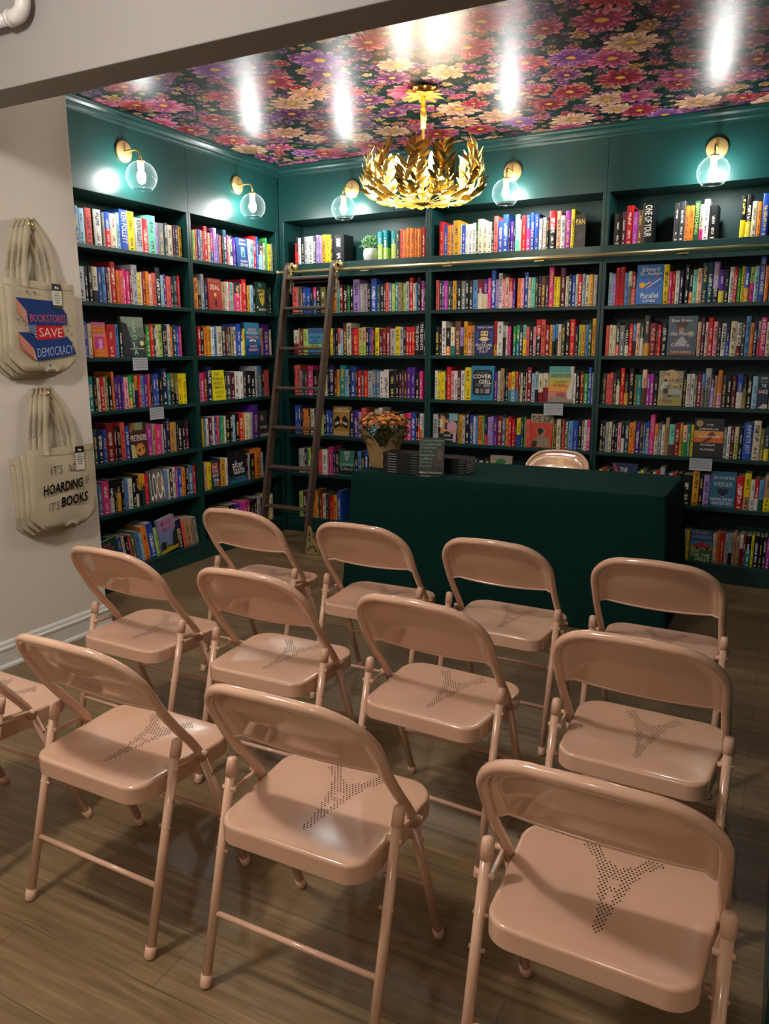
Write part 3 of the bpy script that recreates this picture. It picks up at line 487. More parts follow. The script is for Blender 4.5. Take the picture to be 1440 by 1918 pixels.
 'B25': [dict(c='2b3238', l='face-out novel with a couple embracing, the woman in pink', e=[('r', .5, .74, 1, .99, '7fb4bc'), ('c', .34, .88, .19, '16161a'), ('p', [(.06, .3), (.3, .3), (.3, .86), (.04, .94)], 'c48a5c'), ('p', [(0, .5), (.16, .5), (.2, .78), (0, .8)], 'd6d2ae'), ('c', .4, .72, .1, 'c8895c'), ('c', .7, .55, .28, 'c8a0ba'), ('r', .5, .3, .96, .5, 'c8a0ba'), ('p', [(.06, .3), (.9, .34), (.96, .42), (.1, .46)], 'c88a62'), ('c', .42, .24, .22, '1a2028'), ('r', 0, 0, .74, .26, '1a2028'), ('r', .78, .02, .94, .3, 'c8a0ba'), ('t', 'Ordinary', .46, .4, .6, .08, 'e6b08a'), ('t', 'Love', .46, .25, .34, .09, W_), ('t', 'Marie Rutkoski', .46, .1, .62, .05, W_)]),
         dict(c='c8402a', l='orange-red face-out book titled THE SLIP with a robed boxer', e=[('r', 0, .74, 1, 1, 'a8987c'), ('t', 'THE SLIP', .5, .85, .92, .18, '17130f', .01), ('p', [(.04, .02), (.96, .02), (.84, .28), (.62, .36), (.38, .34), (.14, .22)], '8c8068'), ('c', .48, .48, .19, '9a9076'), ('c', .46, .5, .14, '1c1816'), ('c', .44, .42, .07, '3a281c'), ('p', [(.04, .02), (.3, .02), (.34, .2), (.14, .2)], '2a241c')])],
 'B26': [dict(c='a8a290', l='cream face-out book with green shape, just above tablecloth', e=[('c', .5, .72, .28, '3c7a48'), ('r', .1, .3, .9, .62, 'b8b2a0'), ('p', [(.4, .7), (.8, .8), (.7, .6)], 'dcd6c4')])],
 'B32': [dict(c='3878c8', l='bright blue face-out hardcover with white title and coloured lines', e=[('t', 'Edward', .52, .88, .64, .11, W_), ('t', 'St. Aubyn', .52, .76, .8, .11, W_), ('p', [(.22, .70), (.24, .70), (.58, .42), (.56, .42)], '17203c'), ('p', [(.36, .4), (.38, .39), (.93, .64), (.91, .66)], 'cfe6e0'), ('p', [(.3, .36), (.32, .35), (.86, .74), (.84, .75)], 'c84a5c'), ('p', [(.62, .44), (.64, .42), (.92, .54), (.9, .55)], '2a3c7a'), ('p', [(.4, .68), (.42, .68), (.62, .32), (.6, .32)], 'b05a98'), ('p', [(.68, .46), (.7, .46), (.84, .34), (.82, .34)], 'c05aa0'), ('p', [(.3, .5), (.52, .56), (.54, .54), (.32, .48)], 'e8d488'), ('c', .22, .48, .115, 'e8a82c'), ('t', 'Parallel', .52, .22, .66, .13, W_), ('t', 'Lines', .52, .1, .46, .1, W_)])],
 'B33': [dict(c='4a5a66', l='grey-blue face-out hardcover with a painted man in a cap', e=[('r', 0, .5, 1, 1, '566a78'), ('c', .46, .7, .17, '6a4a3c'), ('p', [(.26, .74), (.68, .74), (.64, .9), (.3, .88)], '4a342c'), ('c', .46, .64, .1, 'b08a74'), ('p', [(.1, 0), (.86, 0), (.76, .42), (.56, .52), (.34, .52), (.14, .36)], '5c6070'), ('p', [(.26, .3), (.5, .5), (.7, .34), (.56, .26)], 'b4b8c0'), ('r', .1, 0, .9, .1, '7a4a3a'), ('c', .8, .54, .12, '8a9080'), ('t', 'Boy from', .46, .88, .7, .1, W_), ('t', 'the North', .48, .56, .76, .1, W_), ('t', 'Country', .46, .26, .64, .1, W_), ('t', 'SAM SUSSMAN', .5, .09, .7, .05, 'e8c8b4')])],
 'B34': [dict(c='a8a07a', l='sand coloured face-out book with a walking figure in white shirt', e=[('r', 0, .84, 1, 1, 'a89284'), ('c', .5, .84, .3, 'c8b078'), ('c', .68, .5, .22, 'd6c27a'), ('r', .46, .34, .94, .5, 'a0b0b0'), ('r', 0, 0, 1, .2, 'a08e48'), ('c', .28, .72, .07, '2a2420'), ('p', [(.14, .46), (.4, .46), (.4, .66), (.22, .7), (.06, .5)], 'c4ccc8'), ('r', .2, .34, .4, .5, '2c2a30'), ('r', .22, .12, .3, .36, '8a7a5c'), ('r', .32, .12, .38, .36, '8a7a5c'), ('t', 'THE', .3, .9, .3, .08, '2a2018'), ('t', 'LILAC', .7, .74, .56, .09, '2a2018'), ('t', 'PEOPLE', .62, .54, .68, .09, '2a2018'), ('t', 'MILO', .66, .28, .5, .08, '2a2018'), ('t', 'TODD', .4, .13, .44, .08, '2a2018')]),
         dict(c='1b2a4a', l='navy face-out book with white and pink LAKE title', e=[('t', 'ADRIAN', .5, .9, .6, .07, W_), ('r', .1, .76, .9, .83, '55606a'), ('t', 'THE', .52, .68, .46, .1, 'd6e8ea'), ('t', 'LAKE', .5, .5, .86, .11, W_), ('r', .04, .45, .22, .56, 'd86a7a'), ('p', [(.1, 0), (1, 0), (1, .12), (.6, .14)], 'c8c0b4')])],
 'B35': [dict(c='1a1a1c', l='black face-out hardcover with a glowing orange sunset band', e=[('r', 0, .38, 1, .68, 'dc6a1e'), ('r', 0, .52, 1, .68, 'e8a44c'), ('p', [(.28, .38), (.42, .38), (.62, .48), (.74, .56), (.66, .64), (.5, .6), (.46, .5)], '7a2c14'), ('c', .6, .57, .12, '8c3418'), ('c', .17, .87, .115, 'c8a88a'), ('c', .17, .87, .085, 'b0906c'), ('t', 'THE', .52, .84, .24, .05, W_), ('t', 'EMPEROR', .5, .73, .66, .05, W_), ('t', 'GLADNESS', .5, .53, .76, .055, W_), ('t', 'OCEAN', .48, .32, .5, .055, W_), ('t', 'VUONG', .48, .2, .5, .055, W_)])],
 'B36': [dict(c='22305c', l='navy face-out book with pink streak, top showing behind tablecloth', e=[('p', [(0, .98), (.1, .98), (.4, .6), (.2, .62)], 'b03a5c'), ('t', 'THE', .46, .82, .3, .13, W_), ('t', 'SATISFACTION', .5, .66, .94, .12, W_), ('t', 'CAFE', .46, .5, .5, .12, W_), ('c', .84, .58, .08, 'b03a5c')]),
         dict(c='2a6a8c', l='blue face-out hardcover with pale capitals and dark heart', e=[('t', 'JENNIFER', .52, .82, .86, .11, 'c4ced2'), ('t', 'WEINER', .5, .65, .74, .12, 'c4ced2'), ('c', .42, .46, .12, '2a1c3a'), ('c', .6, .46, .12, '2a1c3a'), ('p', [(.32, .42), (.7, .42), (.51, .3)], '2a1c3a'), ('t', 'THE', .5, .31, .14, .04, 'c4ced2'), ('t', "GRIFFIN SISTERS'", .5, .23, .9, .08, 'dfe6e6'), ('t', 'GREATEST HITS', .5, .12, .8, .08, 'dfe6e6')])],
 'B37': [dict(c='3c6a3c', l='face-out book with a pink car on a green hill', e=[('r', 0, .66, 1, 1, '3c5c8c'), ('r', 0, .44, 1, .66, '4f8ab0'), ('r', 0, .38, 1, .5, 'a8a838'), ('p', [(.16, .42), (.94, .42), (.9, .54), (.7, .58), (.5, .64), (.34, .56), (.2, .52)], 'b0405c'), ('c', .34, .42, .06, '1c1c20'), ('c', .8, .42, .06, '1c1c20'), ('t', 'KEVIN', .42, .92, .66, .1, 'a8bcc4'), ('t', 'WILSON', .5, .78, .86, .1, 'a8bcc4'), ('t', 'RUN', .25, .33, .36, .11, 'd8e0c8', .02), ('t', 'FOR THE', .5, .2, .86, .11, 'd8e0c8', .02), ('t', 'HILLS', .62, .07, .6, .11, 'd8e0c8', .02)])],
}
SPINES = {('L1', 1, 4): ('RED SIDE STORY', W_), ('L1', 1, 10): ('KEN FOLLETT', W_), ('L1', 1, 12): ('KEN FOLLETT', K_), ('B1', 1, 0): ('2024', 'e8343c'), ('B1', 3, 32): ('THE EIGHTS', W_), ('B1', 3, 33): ('THE EIGHTS', W_),
 ('B2', 3, 11): ('QUARTERLIFE', K_), ('B2', 4, 10): ('PLAYWORLD | ADAM ROSS', '2a2418'), ('B2', 5, 0): ('PARIS', '2a2c28'), ('B2', 2, 18): ('DEAR CALLIE', '1c3c7a'), ('B2', 5, 10): ('KITTENTITS', '1c1c20'),
 ('B3', 2, 2): ('FLASHOUT', '2a0c0c'), ('B3', 2, 3): ('FLASHOUT', '2a0c0c'), ('B3', 2, 19): ('BOOKWORM', W_), ('B3', 2, 29): ('MY OTHER HEART', W_), ('B3', 3, 5): ('HELLO', W_), ('B3', 3, 25): ('FIRE EXIT', K_), ('B3', 3, 31): ('HERSELF', W_),
 ('B3', 5, 32): ('INFINITE JEST', 'dfe4f0'), ('B3', 1, 10): ('BEWITCHING', 'c8d27a'), ('B2', 1, 21): ('RITES', W_), ('B3', 1, 5): ('ONE OF YOUR', W_), ('B1', 2, 17): ('BIRDS OF A FEATHER', W_), ('B3', 3, 22): ('ANIMAL', K_)}
BAYW = {'L1': 'bay beside white wall', 'L2': 'side bay next to corner', 'B1': 'bay behind ladder', 'B2': 'middle bay', 'B3': 'rightmost bay'}
SHW = ['', 'top', 'second', 'third', 'fourth', 'fifth', 'sixth', 'bottom']
def nth(i): return str(i) + ('th' if 10 <= i % 100 <= 20 else {1: 'st', 2: 'nd', 3: 'rd'}.get(i % 10, 'th'))
LEAN = {('L1', 7): -0.15}
def cover_art(parent, els, w, h):
    inkm = MB()
    for i, e in enumerate(els):
        y = -0.0004 - 0.00012 * (i + 1)
        if e[0] == 'r': inkm.poly([(w * (e[1] - .5), y, h * e[2]), (w * (e[3] - .5), y, h * e[2]), (w * (e[3] - .5), y, h * e[4]), (w * (e[1] - .5), y, h * e[4])], col=hx(e[5]))
        elif e[0] == 'p': inkm.poly([(w * (a - .5), y, h * b) for a, b in e[1]], col=hx(e[2]))
        elif e[0] == 'c': inkm.disc((w * (e[1] - .5), y, h * e[2]), w * e[3], 18, col=hx(e[4]))
        elif e[0] == 't':
            let = MB(); put_text(let, e[1], (w * (e[2] - .5), y, h * e[3]), (1, 0, 0), (0, 0, 1), w * e[4], h * e[5], col=hx(e[6]), bold=e[7] if len(e) > 7 else 0.008); let.obj('title', PRINT, parent, colattr=True)
    if inkm.f: inkm.obj('illustration', PRINT, parent, colattr=True)
def face_book(w, h, th, col, els, name='book'):
    """hardcover seen cover first: cover boards round a page block, art and lettering on the front"""
    d = 0.0022; mb = MB(); c = hx(col)
    mb.box(-w / 2, w / 2, 0, d, 0, h, col=c); mb.box(-w / 2, w / 2, th - d, th, 0, h, col=c); mb.box(-w / 2, -w / 2 + d, d, th - d, 0, h, col=c)
    o = mb.obj(name, BOOK, colattr=True)
    pb = MB(); pb.box(-w / 2 + d, w / 2 - 0.004, d, th - d, 0.004, h - 0.004); pb.obj('page_block', PAGES, o)
    cover_art(o, els, w, h)
    return o
cnt = {}; rest = MB(); bi = 0; fcnt = {}
for bay, sh, start, codes, nums in BOOKS:
    a = start / 1000; wall = bay[0]
    z = SH[wall][sh - 1]; lean = LEAN.get((bay, sh), 0.0)
    for code, num in zip(codes.split(), nums):
        wd = (num // 10) / 1000; whole = num % 10 >= 4; mark = num % 10 % 4
        ac = a + wd / 2; a += wd
        if code == '_': continue
        idx = cnt.get((bay, sh), 0); cnt[(bay, sh)] = idx + 1
        sd = rnd.random(); where = f'{nth(idx + 1)} from left, {SHW[sh]} shelf, {BAYW[bay]}'
        grp = f'books on the {SHW[sh]} shelf, {BAYW[bay]}'
        rz = PI / 2 if wall == 'L' else 0
        if code == 'F':
            k = fcnt.get((bay, sh), 0); fcnt[(bay, sh)] = k + 1
            F = FACES[bay + str(sh)][k]; w = wd - 0.004; h = max(0.205, min(0.245, w / 0.66))
            o = face_book(w, h, 0.026, F['c'], F['e'])
            o.location = (-0.022, ac, z + 0.0005) if wall == 'L' else (ac, 0.022, z + 0.0005)
            o.rotation_euler = (-0.07, lean, rz) if not lean else (0, lean, rz)
            o.location.z += w / 2 * math.sin(abs(lean)) if lean else 0.0022
            tag(o, F['l'], 'book', grp); continue
        c1, c2 = (code.split(':') + [None])[:2] if ':' in code else (code, None)
        h = (0.203, 0.236, 0.256, 0.18)[mark] + (sd - 0.5) * 0.016; dep = 0.145 + rnd.random() * 0.015
        sb = 0.026 + rnd.random() * 0.008
        jit = 0.9 + 0.2 * rnd.random()
        cc1 = tuple(min(1, v * jit) for v in hx(PAL[c1][0])[:3]) + (1,); cc2 = hx(PAL[c2][0]) if c2 else None
        dk = c1 in DARKS
        tc = hx(rnd.choice(['f0ead8', 'f0ead8', 'f5f5f0', 'e8c860', 'd8b8a0'] if dk else ['17171c', '17171c', '2a2a34', '8c1f28', '20406e'])) if True else None
        title = SPINES.get((bay, sh, idx))
        w = wd - 0.0012
        mb = book_mesh(w, dep, h, cc1, cc2, seed=-1.0 if title else sd, split=rnd.uniform(0.3, 0.62), tcol=cc1 if title else tc)
        loc = Vector((-sb, ac, z + 0.0005) if wall == 'L' else (ac, sb, z + 0.0005))
        if lean: loc.z += w / 2 * math.sin(abs(lean))
        if whole or title:
            o = mb.obj('book', BOOK, colattr=True); o.location = loc; o.rotation_euler = (0, lean, rz)
            cn = PAL[c1][1] + (' and ' + PAL[c2][1] if c2 else '')
            tall = 'tall ' if mark in (1, 2) else ''
            tag(o, f'{tall}{cn} book spine, {where}', 'book', grp)
            if title:
                q = MB(); put_text(q, title[0], (0, -0.0006, h * 0.55), (0, 0, -1), (1, 0, 0), h * (0.78 if len(title[0]) > 5 else 0.5), w * 0.62, col=hx(title[1]), bold=0.01)
                q.obj('title', PRINT, o, colattr=True)
        else:
            M = Matrix.Translation(loc) @ Matrix.Rotation(rz, 4, 'Z') @ Matrix.Rotation(lean, 4, 'Y')
            for i, f in enumerate(mb.f):
                pass
            off = len(rest.v); rest.v += [tuple(M @ Vector(p)) for p in mb.v]
            rest.f += [tuple(off + q for q in f) for f in mb.f]; rest.c += mb.c; rest.t += mb.t; rest.uv += mb.uv; rest.m += mb.m; rest.sm += mb.sm
        bi += 1
# the ends of the outer bays that the photograph does not reach
ends = {}
for bay, sh, start, codes, nums in BOOKS:
    s0_, e0_ = ends.get((bay, sh), (9e9, -9e9)); ends[(bay, sh)] = (min(s0_, start / 1000), max(e0_, start / 1000 + sum(n_ // 10 for n_ in nums) / 1000))
for (bay, sh), (s_, e_) in ends.items():
    if bay == 'L1': a, b_ = -2.284, s_ - 0.004
    elif bay == 'B3' and sh > 1: a, b_ = e_ + 0.003, 3.735
    else: continue
    while True:
        wd = rnd.uniform(0.02, 0.045)
        if a + wd > b_: break
        c1 = rnd.choice('wclgdknbsitTexorRvhqMBNYuy'); h = rnd.uniform(0.19, 0.225)
        q = book_mesh(wd - 0.0012, 0.15, h, hx(PAL[c1][0]), None, seed=rnd.random(), tcol=hx('f0ead8' if c1 in DARKS else '17171c'))
        loc = Vector((-0.03, a + wd / 2, SH[bay[0]][sh - 1] + 0.0005) if bay == 'L1' else (a + wd / 2, 0.03, SH['B'][sh - 1] + 0.0005))
        M = Matrix.Translation(loc) @ Matrix.Rotation(PI / 2 if bay == 'L1' else 0, 4, 'Z'); off = len(rest.v)
        rest.v += [tuple(M @ Vector(p)) for p in q.v]; rest.f += [tuple(off + k for k in f) for f in q.f]; rest.c += q.c; rest.t += q.t; rest.uv += q.uv; rest.m += q.m; rest.sm += q.sm
        a += wd
if rest.f:
    o = rest.obj('shelved_books', BOOK, colattr=True); tag(o, 'the smaller and half hidden book spines packed along the green shelves', 'books', kind='stuff')
# ------------------------------------------------------------------ folding chairs
def arch_pt(t):
    """upper frame: in-plane coordinates (x, s) -> 3-D; plane leans back, top bowed rearwards"""
    x, s = t
    bow = 0.028 * (1 - min(1, abs(x) / 0.2175) ** 2) * min(1, max(0, (s - 0.0) / 0.10))
    return Vector((x, -0.086 - 0.485 * s - bow, 0.607 + 0.873 * s))
S_TOP = 0.220; XT = 0.212; RC = 0.130
def arch_outline(inset=0.0, n=14):
    """points of the arch from bottom-left to bottom-right (x, s), flat crown with big round shoulders"""
    X = XT - inset; T = S_TOP - inset; r = RC - inset; pts = [(-X, 0.0), (-X, (T - r) * 0.5)]
    for i in range(n + 1):
        a = PI - PI / 2 * i / n; pts.append((-X + r + r * math.cos(a), T - r + r * math.sin(a)))
    for i in range(1, 6):
        u = i / 6; x = (-X + r) * (1 - u) + (X - r) * u; pts.append((x, T + 0.006 * math.sin(PI * u)))
    for i in range(n + 1):
        a = PI / 2 - PI / 2 * i / n; pts.append((X - r + r * math.cos(a), T - r + r * math.sin(a)))
    return pts + [(X, (T - r) * 0.5), (X, 0.0)]
def seat_z(k): return 0.4405 - 0.0085 * (1 - k * k) ** 1.5
def in_tower(x, y):
    """pattern of the punched holes: narrow mast towards the back edge, splayed feet towards the front"""
    ax = abs(x)
    if y < -0.107 or y > 0.173: return False
    if y < -0.090: return ax < 0.0055
    if y < -0.078: return ax < 0.0115
    if y < -0.012: return ax < 0.0085 + 0.0085 * (y + 0.078) / 0.066
    if y < 0.028: return 0.0052 < ax < 0.019 + 0.006 * (y + 0.012) / 0.04
    if y < 0.041: return ax < 0.029
    if y < 0.061: return 0.0105 < ax < 0.033
    if y < 0.104: return ax < 0.037 + 0.010 * (y - 0.061) / 0.043
    k = (y - 0.104) / 0.066
    return 0.060 * k ** 0.55 < ax < 0.048 + 0.9 * (y - 0.104) and y - 0.143 < (0.083 - ax) * 1.35
def make_chair():
    t = thing('folding_chair', 'pink chair', 'chair')
    # seat pan
    def outline(d, n=8):
        pts = []
        for (cx, cy, r, a0) in ((0.211, 0.192, 0.075, 0), (-0.211, 0.192, 0.075, 90), (-0.194, -0.178, 0.055, 180), (0.194, -0.178, 0.055, 270)):
            sx, sy = (1 if cx > 0 else -1), (1 if cy > 0 else -1)
            for i in range(n + 1):
                a = math.radians(a0 + 90 * i / n); rr = r - d
                pts.append((cx - sx * r + rr * math.cos(a), cy - sy * r + rr * math.sin(a)))
        out = []; L = len(pts)
        for i in range(L):      # extra points along the straight edges
            p0, p1 = pts[i], pts[(i + 1) % L]; out.append(p0)
            if i % (n + 1) == n:
                for k in range(1, 8): out.append((p0[0] + (p1[0] - p0[0]) * k / 8, p0[1] + (p1[1] - p0[1]) * k / 8))
        return out
    mb = MB(); rings = [(0.004, 0.396), (0.0012, 0.392), (0.0, 0.393), (0.0, 0.395), (0.0, 0.4315), (0.0, 0.433), (0.0012, 0.4368), (0.0038, 0.4394), (0.0075, 0.4404), (0.009, 0.4405)]
    vs = []
    for d, z in rings: vs += [(x, y, z) for x, y in outline(d)]
    rim = outline(0.012); sc_ = [1.0 - 0.07 * i for i in range(14)]
    for k in sc_: vs += [(x * k, 0.007 + (y - 0.007) * k, seat_z(k)) for x, y in rim]
    m = len(rim); nr = len(rings) + len(sc_)
    fs = [(k * m + i, k * m + (i + 1) % m, (k + 1) * m + (i + 1) % m, (k + 1) * m + i) for k in range(nr - 1) for i in range(m)]
    fs.append(tuple((nr - 1) * m + i for i in range(m)))
    mb.add(vs, fs, smooth=True)
    mb.add([(x, y, 0.405) for x, y in outline(0.003)], [tuple(reversed(range(m)))])
    def kof(x, y):
        hw = 0.194 + (y + 0.178) / 0.37 * 0.017 - 0.012
        return min(1, max(abs(x) / hw, (y - 0.007) / 0.173 if y > 0.007 else (0.007 - y) / 0.173))
    p = 0.0086
    for r in range(-16, 24):
        for c in range(-14, 15):
            x = (c + 0.5 * (r % 2)) * p * 1.0; y = r * p * 0.87
            if in_tower(x, y): mb.disc((x + 0.006, y, seat_z(kof(x + 0.006, y)) + 0.0009), 0.0020, 7, (1, 0, 0), (0, 1, 0), mi=1)
    mb.obj('seat', [PINK, HOLE], t)
    # rear legs with plastic caps, front legs, upper frame
    for s in (-1, 1):
        X = 0.2245 * s
        q = MB(); q.tube([(X, -0.200, 0.006), (X, -0.064, 0.515)], 0.0122, 14); leg = q.obj('leg', PINK, t)
        q = MB(); q.tube([(X, -0.0705, 0.490), (X, -0.0625, 0.520), (X, -0.0595, 0.531), (X, -0.0588, 0.5345)], [0.0142, 0.0142, 0.0125, 0.006], 14); q.obj('leg_cap', PINKCAP, leg)
        q = MB(); q.tube([(X, -0.2008, 0.001), (X, -0.2005, 0.004), (X, -0.193, 0.030)], [0.0125, 0.0145, 0.0142], 14); q.obj('leg_foot', PINKCAP, leg)
        XF = 0.212 * s
        q = MB(); q.tube([(XF, 0.203, 0.006), (XF, 0.042, 0.425)], 0.0122, 14); leg = q.obj('leg', PINK, t)
        q = MB(); q.tube([(XF, 0.2045, 0.001), (XF, 0.2035, 0.004), (XF, 0.194, 0.030)], [0.0125, 0.0145, 0.0142], 14); q.obj('leg_foot', PINKCAP, leg)
        # folding link and rivets
        q = MB(); q.tube([(X - 0.015 * s, -0.080, 0.462), (X - 0.004 * s, 0.030, 0.452)], 0.0065, 6, smooth=False)
        for y, z in ((-0.080, 0.462), (0.030, 0.452)): q.tube([(X - 0.022 * s, y, z), (X + 0.016 * s, y, z)], 0.0068, 10)
        q.obj('link', PINK, t)
        for y, z in ((-0.118, 0.318), (-0.100, 0.385), (0.063, 0.372)):
            q = MB(); xx = X if y < 0 else XF; q.tube([(xx - 0.020 * s, y, z), (xx + 0.0145 * s, y, z)], 0.0048, 10); q.obj('rivet', RIVET, t)
    low = [Vector((XT, 0.042, 0.425)), Vector((XT, 0.026, 0.458)), Vector((XT, 0.000, 0.495)), Vector((XT, -0.046, 0.552))]
    A = [arch_pt(p) for p in arch_outline()]
    pts = [Vector((-v.x, v.y, v.z)) for v in low] + A + low[::-1]
    q = MB(); q.tube(pts, 0.0125, 14); q.obj('back_frame', PINK, t)
    # back plate, pressed panel with a step round the edge and a rolled lower edge
    XI = XT - 0.004; TI = S_TOP - 0.004; RI = RC - 0.004; nc, nr2 = 36, 14
    def top_s(x):
        ax = abs(x)
        if ax <= XI - RI: return TI + 0.006 * math.cos(ax / (XI - RI) * PI / 2)
        return TI - RI + math.sqrt(max(0.0, RI * RI - (ax - XI + RI) ** 2))
    def sag(x): return -0.020 * (1 - (x / XI) ** 2)
    vs = []
    for i in range(nc + 1):
        x = XI * math.sin((i / nc - 0.5) * PI)
        st, sb_ = max(top_s(x), 0.01), 0.002 + sag(x)
        for j in range(nr2 + 1):
            v = 1 - (1 - j / nr2) ** 1.0; v = 0.5 - 0.5 * math.cos(PI * v) if j > nr2 / 2 else v; s_ = sb_ + (st - sb_) * v
            ax = abs(x); e = XI - ax
            if s_ > TI - RI and ax > XI - RI: e = RI - math.hypot(ax - XI + RI, s_ - TI + RI)
            elif s_ > TI - RI: e = TI + 0.004 - s_
            k = min(1, max(0, (e - 0.014) / 0.012)); k = k * k * (3 - 2 * k); off = 0.001 + 0.010 * k
            p_ = arch_pt((x, s_)); vs.append(p_ + Vector((0, 0.873 * off, 0.485 * off)))
    R1 = nr2 + 1; fs = [(i * R1 + j, (i + 1) * R1 + j, (i + 1) * R1 + j + 1, i * R1 + j + 1) for i in range(nc) for j in range(nr2)]
    q = MB(); q.add(vs, fs, smooth=True); q.add([v + Vector((0, 0.0022, 0.001)) for v in vs], [f[::-1] for f in fs], smooth=True)
    edge = [vs[i * R1] + Vector((0, 0.001, 0)) for i in range(nc + 1)]
    q.tube(edge, 0.0045, 8); q.obj('backrest', PINK, t)
    q = MB(); q.tube([(-0.2245, -0.155, 0.172), (0.2245, -0.155, 0.172)], 0.0072, 12); q.obj('rung', PINK, t)
    q = MB(); q.tube([(-0.212, 0.126, 0.208), (0.212, 0.126, 0.208)], 0.0072, 12); q.obj('rung', PINK, t)
    return t
CH = [  # x, y, turn, label
 (1.548, -2.436, -0.03, 'pink metal folding chair nearest the ladder, in the row facing the table'),
 (2.165, -2.443, 0.0, 'pink folding chair second from the ladder in the row facing the table'),
 (2.748, -2.450, -0.027, 'pink folding chair third from the ladder in the row facing the table'),
 (3.330, -2.470, -0.028, 'pink folding chair at the right end of the row facing the table'),
 (1.559, -3.188, -0.022, 'pink folding chair in the middle row, beside the white wall'),
 (2.163, -3.189, 0.012, 'pink folding chair in the middle row with a bright glare on its seat'),
 (2.785, -3.198, -0.060, 'pink folding chair in the middle row, third from the white wall'),
 (3.394, -3.214, -0.035, 'pink folding chair at the right end of the middle row'),
 (1.538, -3.912, -0.03, 'pink folding chair cut off by the left edge, only seat and one side showing'),
 (2.148, -3.871, -0.012, 'pink folding chair in the back row, second from the white wall'),
 (2.777, -3.878, 0.006, 'pink folding chair in the back row, centre of the foreground'),
 (3.436, -3.896, -0.015, 'large pink folding chair nearest the camera at the lower right'),
 (2.27, -0.02, PI, 'pink folding chair behind the green table, only its back top showing')]
ch0 = make_chair()
for i, (x, y, rz, lab) in enumerate(CH):
    g = 'pink folding chairs'
    if i == 12: x, y = 2.31, -0.239
    if i == 0: ch0.location = (x, y, 0); ch0.rotation_euler = (0, 0, rz); tag(ch0, lab, None, g)
    else: dup(ch0, (x, y, 0), rz, lab, g)

# ------------------------------------------------------------------ table under its cloth and what stands on it
def tablecloth():
    x0, x1, y0, y1, zt = 1.325, 3.165, -1.205, -0.460, 0.76
    r = 0.028; nq = 6; ring = []
    cs = [(x1, y1, 0), (x0, y1, 90), (x0, y0, 180), (x1, y0, 270)]
    def loop(d, rad):
        out = []
        for cx, cy, a0 in cs:
            sx, sy = (1 if cx == x1 else -1), (1 if cy == y1 else -1)
            for i in range(nq + 1):
                a = math.radians(a0 + 90 * i / nq); out.append((cx + sx * d - sx * rad + rad * math.cos(a), cy + sy * d - sy * rad + rad * math.sin(a), i))
        # straight runs
        res = []
        for k in range(4):
            seg = out[k * (nq + 1):(k + 1) * (nq + 1)]; res += [(p[0], p[1], p[2]) for p in seg]
            a = seg[-1]; b = out[((k + 1) % 4) * (nq + 1)]
            m = 26 if k in (0, 2) else 12
            for i in range(1, m): res.append((a[0] + (b[0] - a[0]) * i / m, a[1] + (b[1] - a[1]) * i / m, -1))
        return res
    vs = []; lv = []
    for d, rad, z in ((-0.10, 0.03, zt), (-0.02, 0.03, zt), (-0.004, 0.03, zt - 0.001), (0.0, 0.03, zt - 0.006)): lv.append([(x, y, z) for x, y, i in loop(d, rad)])
    nz = 12
    for k in range(1, nz + 1):
        u = k / nz; z = (zt - 0.006) * (1 - u) + 0.004 * u; L = loop(0.006 + 0.030 * u, 0.03 + 0.02 * u); row = []
        for j, (x, y, i) in enumerate(L):
            w = 0.010 * u * math.sin(j * 0.55) * math.sin(j * 0.13 + 1) + (0.030 * u * (1 if i in (2, 3, 4) else 0.3 if i >= 0 else 0))
            cx, cy = (x0 + x1) / 2, (y0 + y1) / 2
            nx = (1 if x > x1 - 0.02 else -1 if x < x0 + 0.02 else 0); ny = (1 if y > y1 - 0.02 else -1 if y < y0 + 0.02 else 0)
            yy = y + ny * w
            row.append((x + nx * w, min(yy, y1 + 0.003), z))
        lv.append(row)
    n = len(lv[0]); mb = MB()
    for row in lv: vs += row
    fs = [(k * n + i, (k + 1) * n + i, (k + 1) * n + (i + 1) % n, k * n + (i + 1) % n) for k in range(len(lv) - 1) for i in range(n)]
    fs.append(tuple(range(n)))
    mb.add(vs, fs, smooth=True)
    o = mb.obj('tablecloth', CLOTH); tag(o, 'dark green cloth covering the long table down to the floor', 'tablecloth')
tablecloth()
ZT = 0.761
# potted mum
pl = thing('potted_chrysanthemum', 'rust and yellow chrysanthemum in brown paper on the green table', 'plant', (1.405, -0.93, ZT))
q = MB(); k = 40; vs = []
for lvl, (r, z) in enumerate([(0.082, 0.0), (0.084, 0.004), (0.094, 0.06), (0.104, 0.12), (0.107, 0.128), (0.112, 0.145), (0.130, 0.175)]):
    for j in range(k):
        a = 2 * PI * j / k; rr = r * (1 + 0.015 * math.sin(a * 11)) + (0.004 * math.sin(a * 5) if lvl > 4 else 0)
        zz = z
        if lvl == 6: zz = 0.20 + 0.055 * math.cos(a * 3 + 0.3) + 0.012 * math.sin(a * 7); rr = 0.118 + 0.25 * (zz - 0.145)
        vs.append((rr * math.cos(a), rr * math.sin(a), zz))
fs = [(l * k + j, l * k + (j + 1) % k, (l + 1) * k + (j + 1) % k, (l + 1) * k + j) for l in range(6) for j in range(k)] + [tuple(reversed(range(k)))]
q.add(vs, fs, smooth=True); q.obj('paper_wrap', KRAFT, pl)
q = MB()
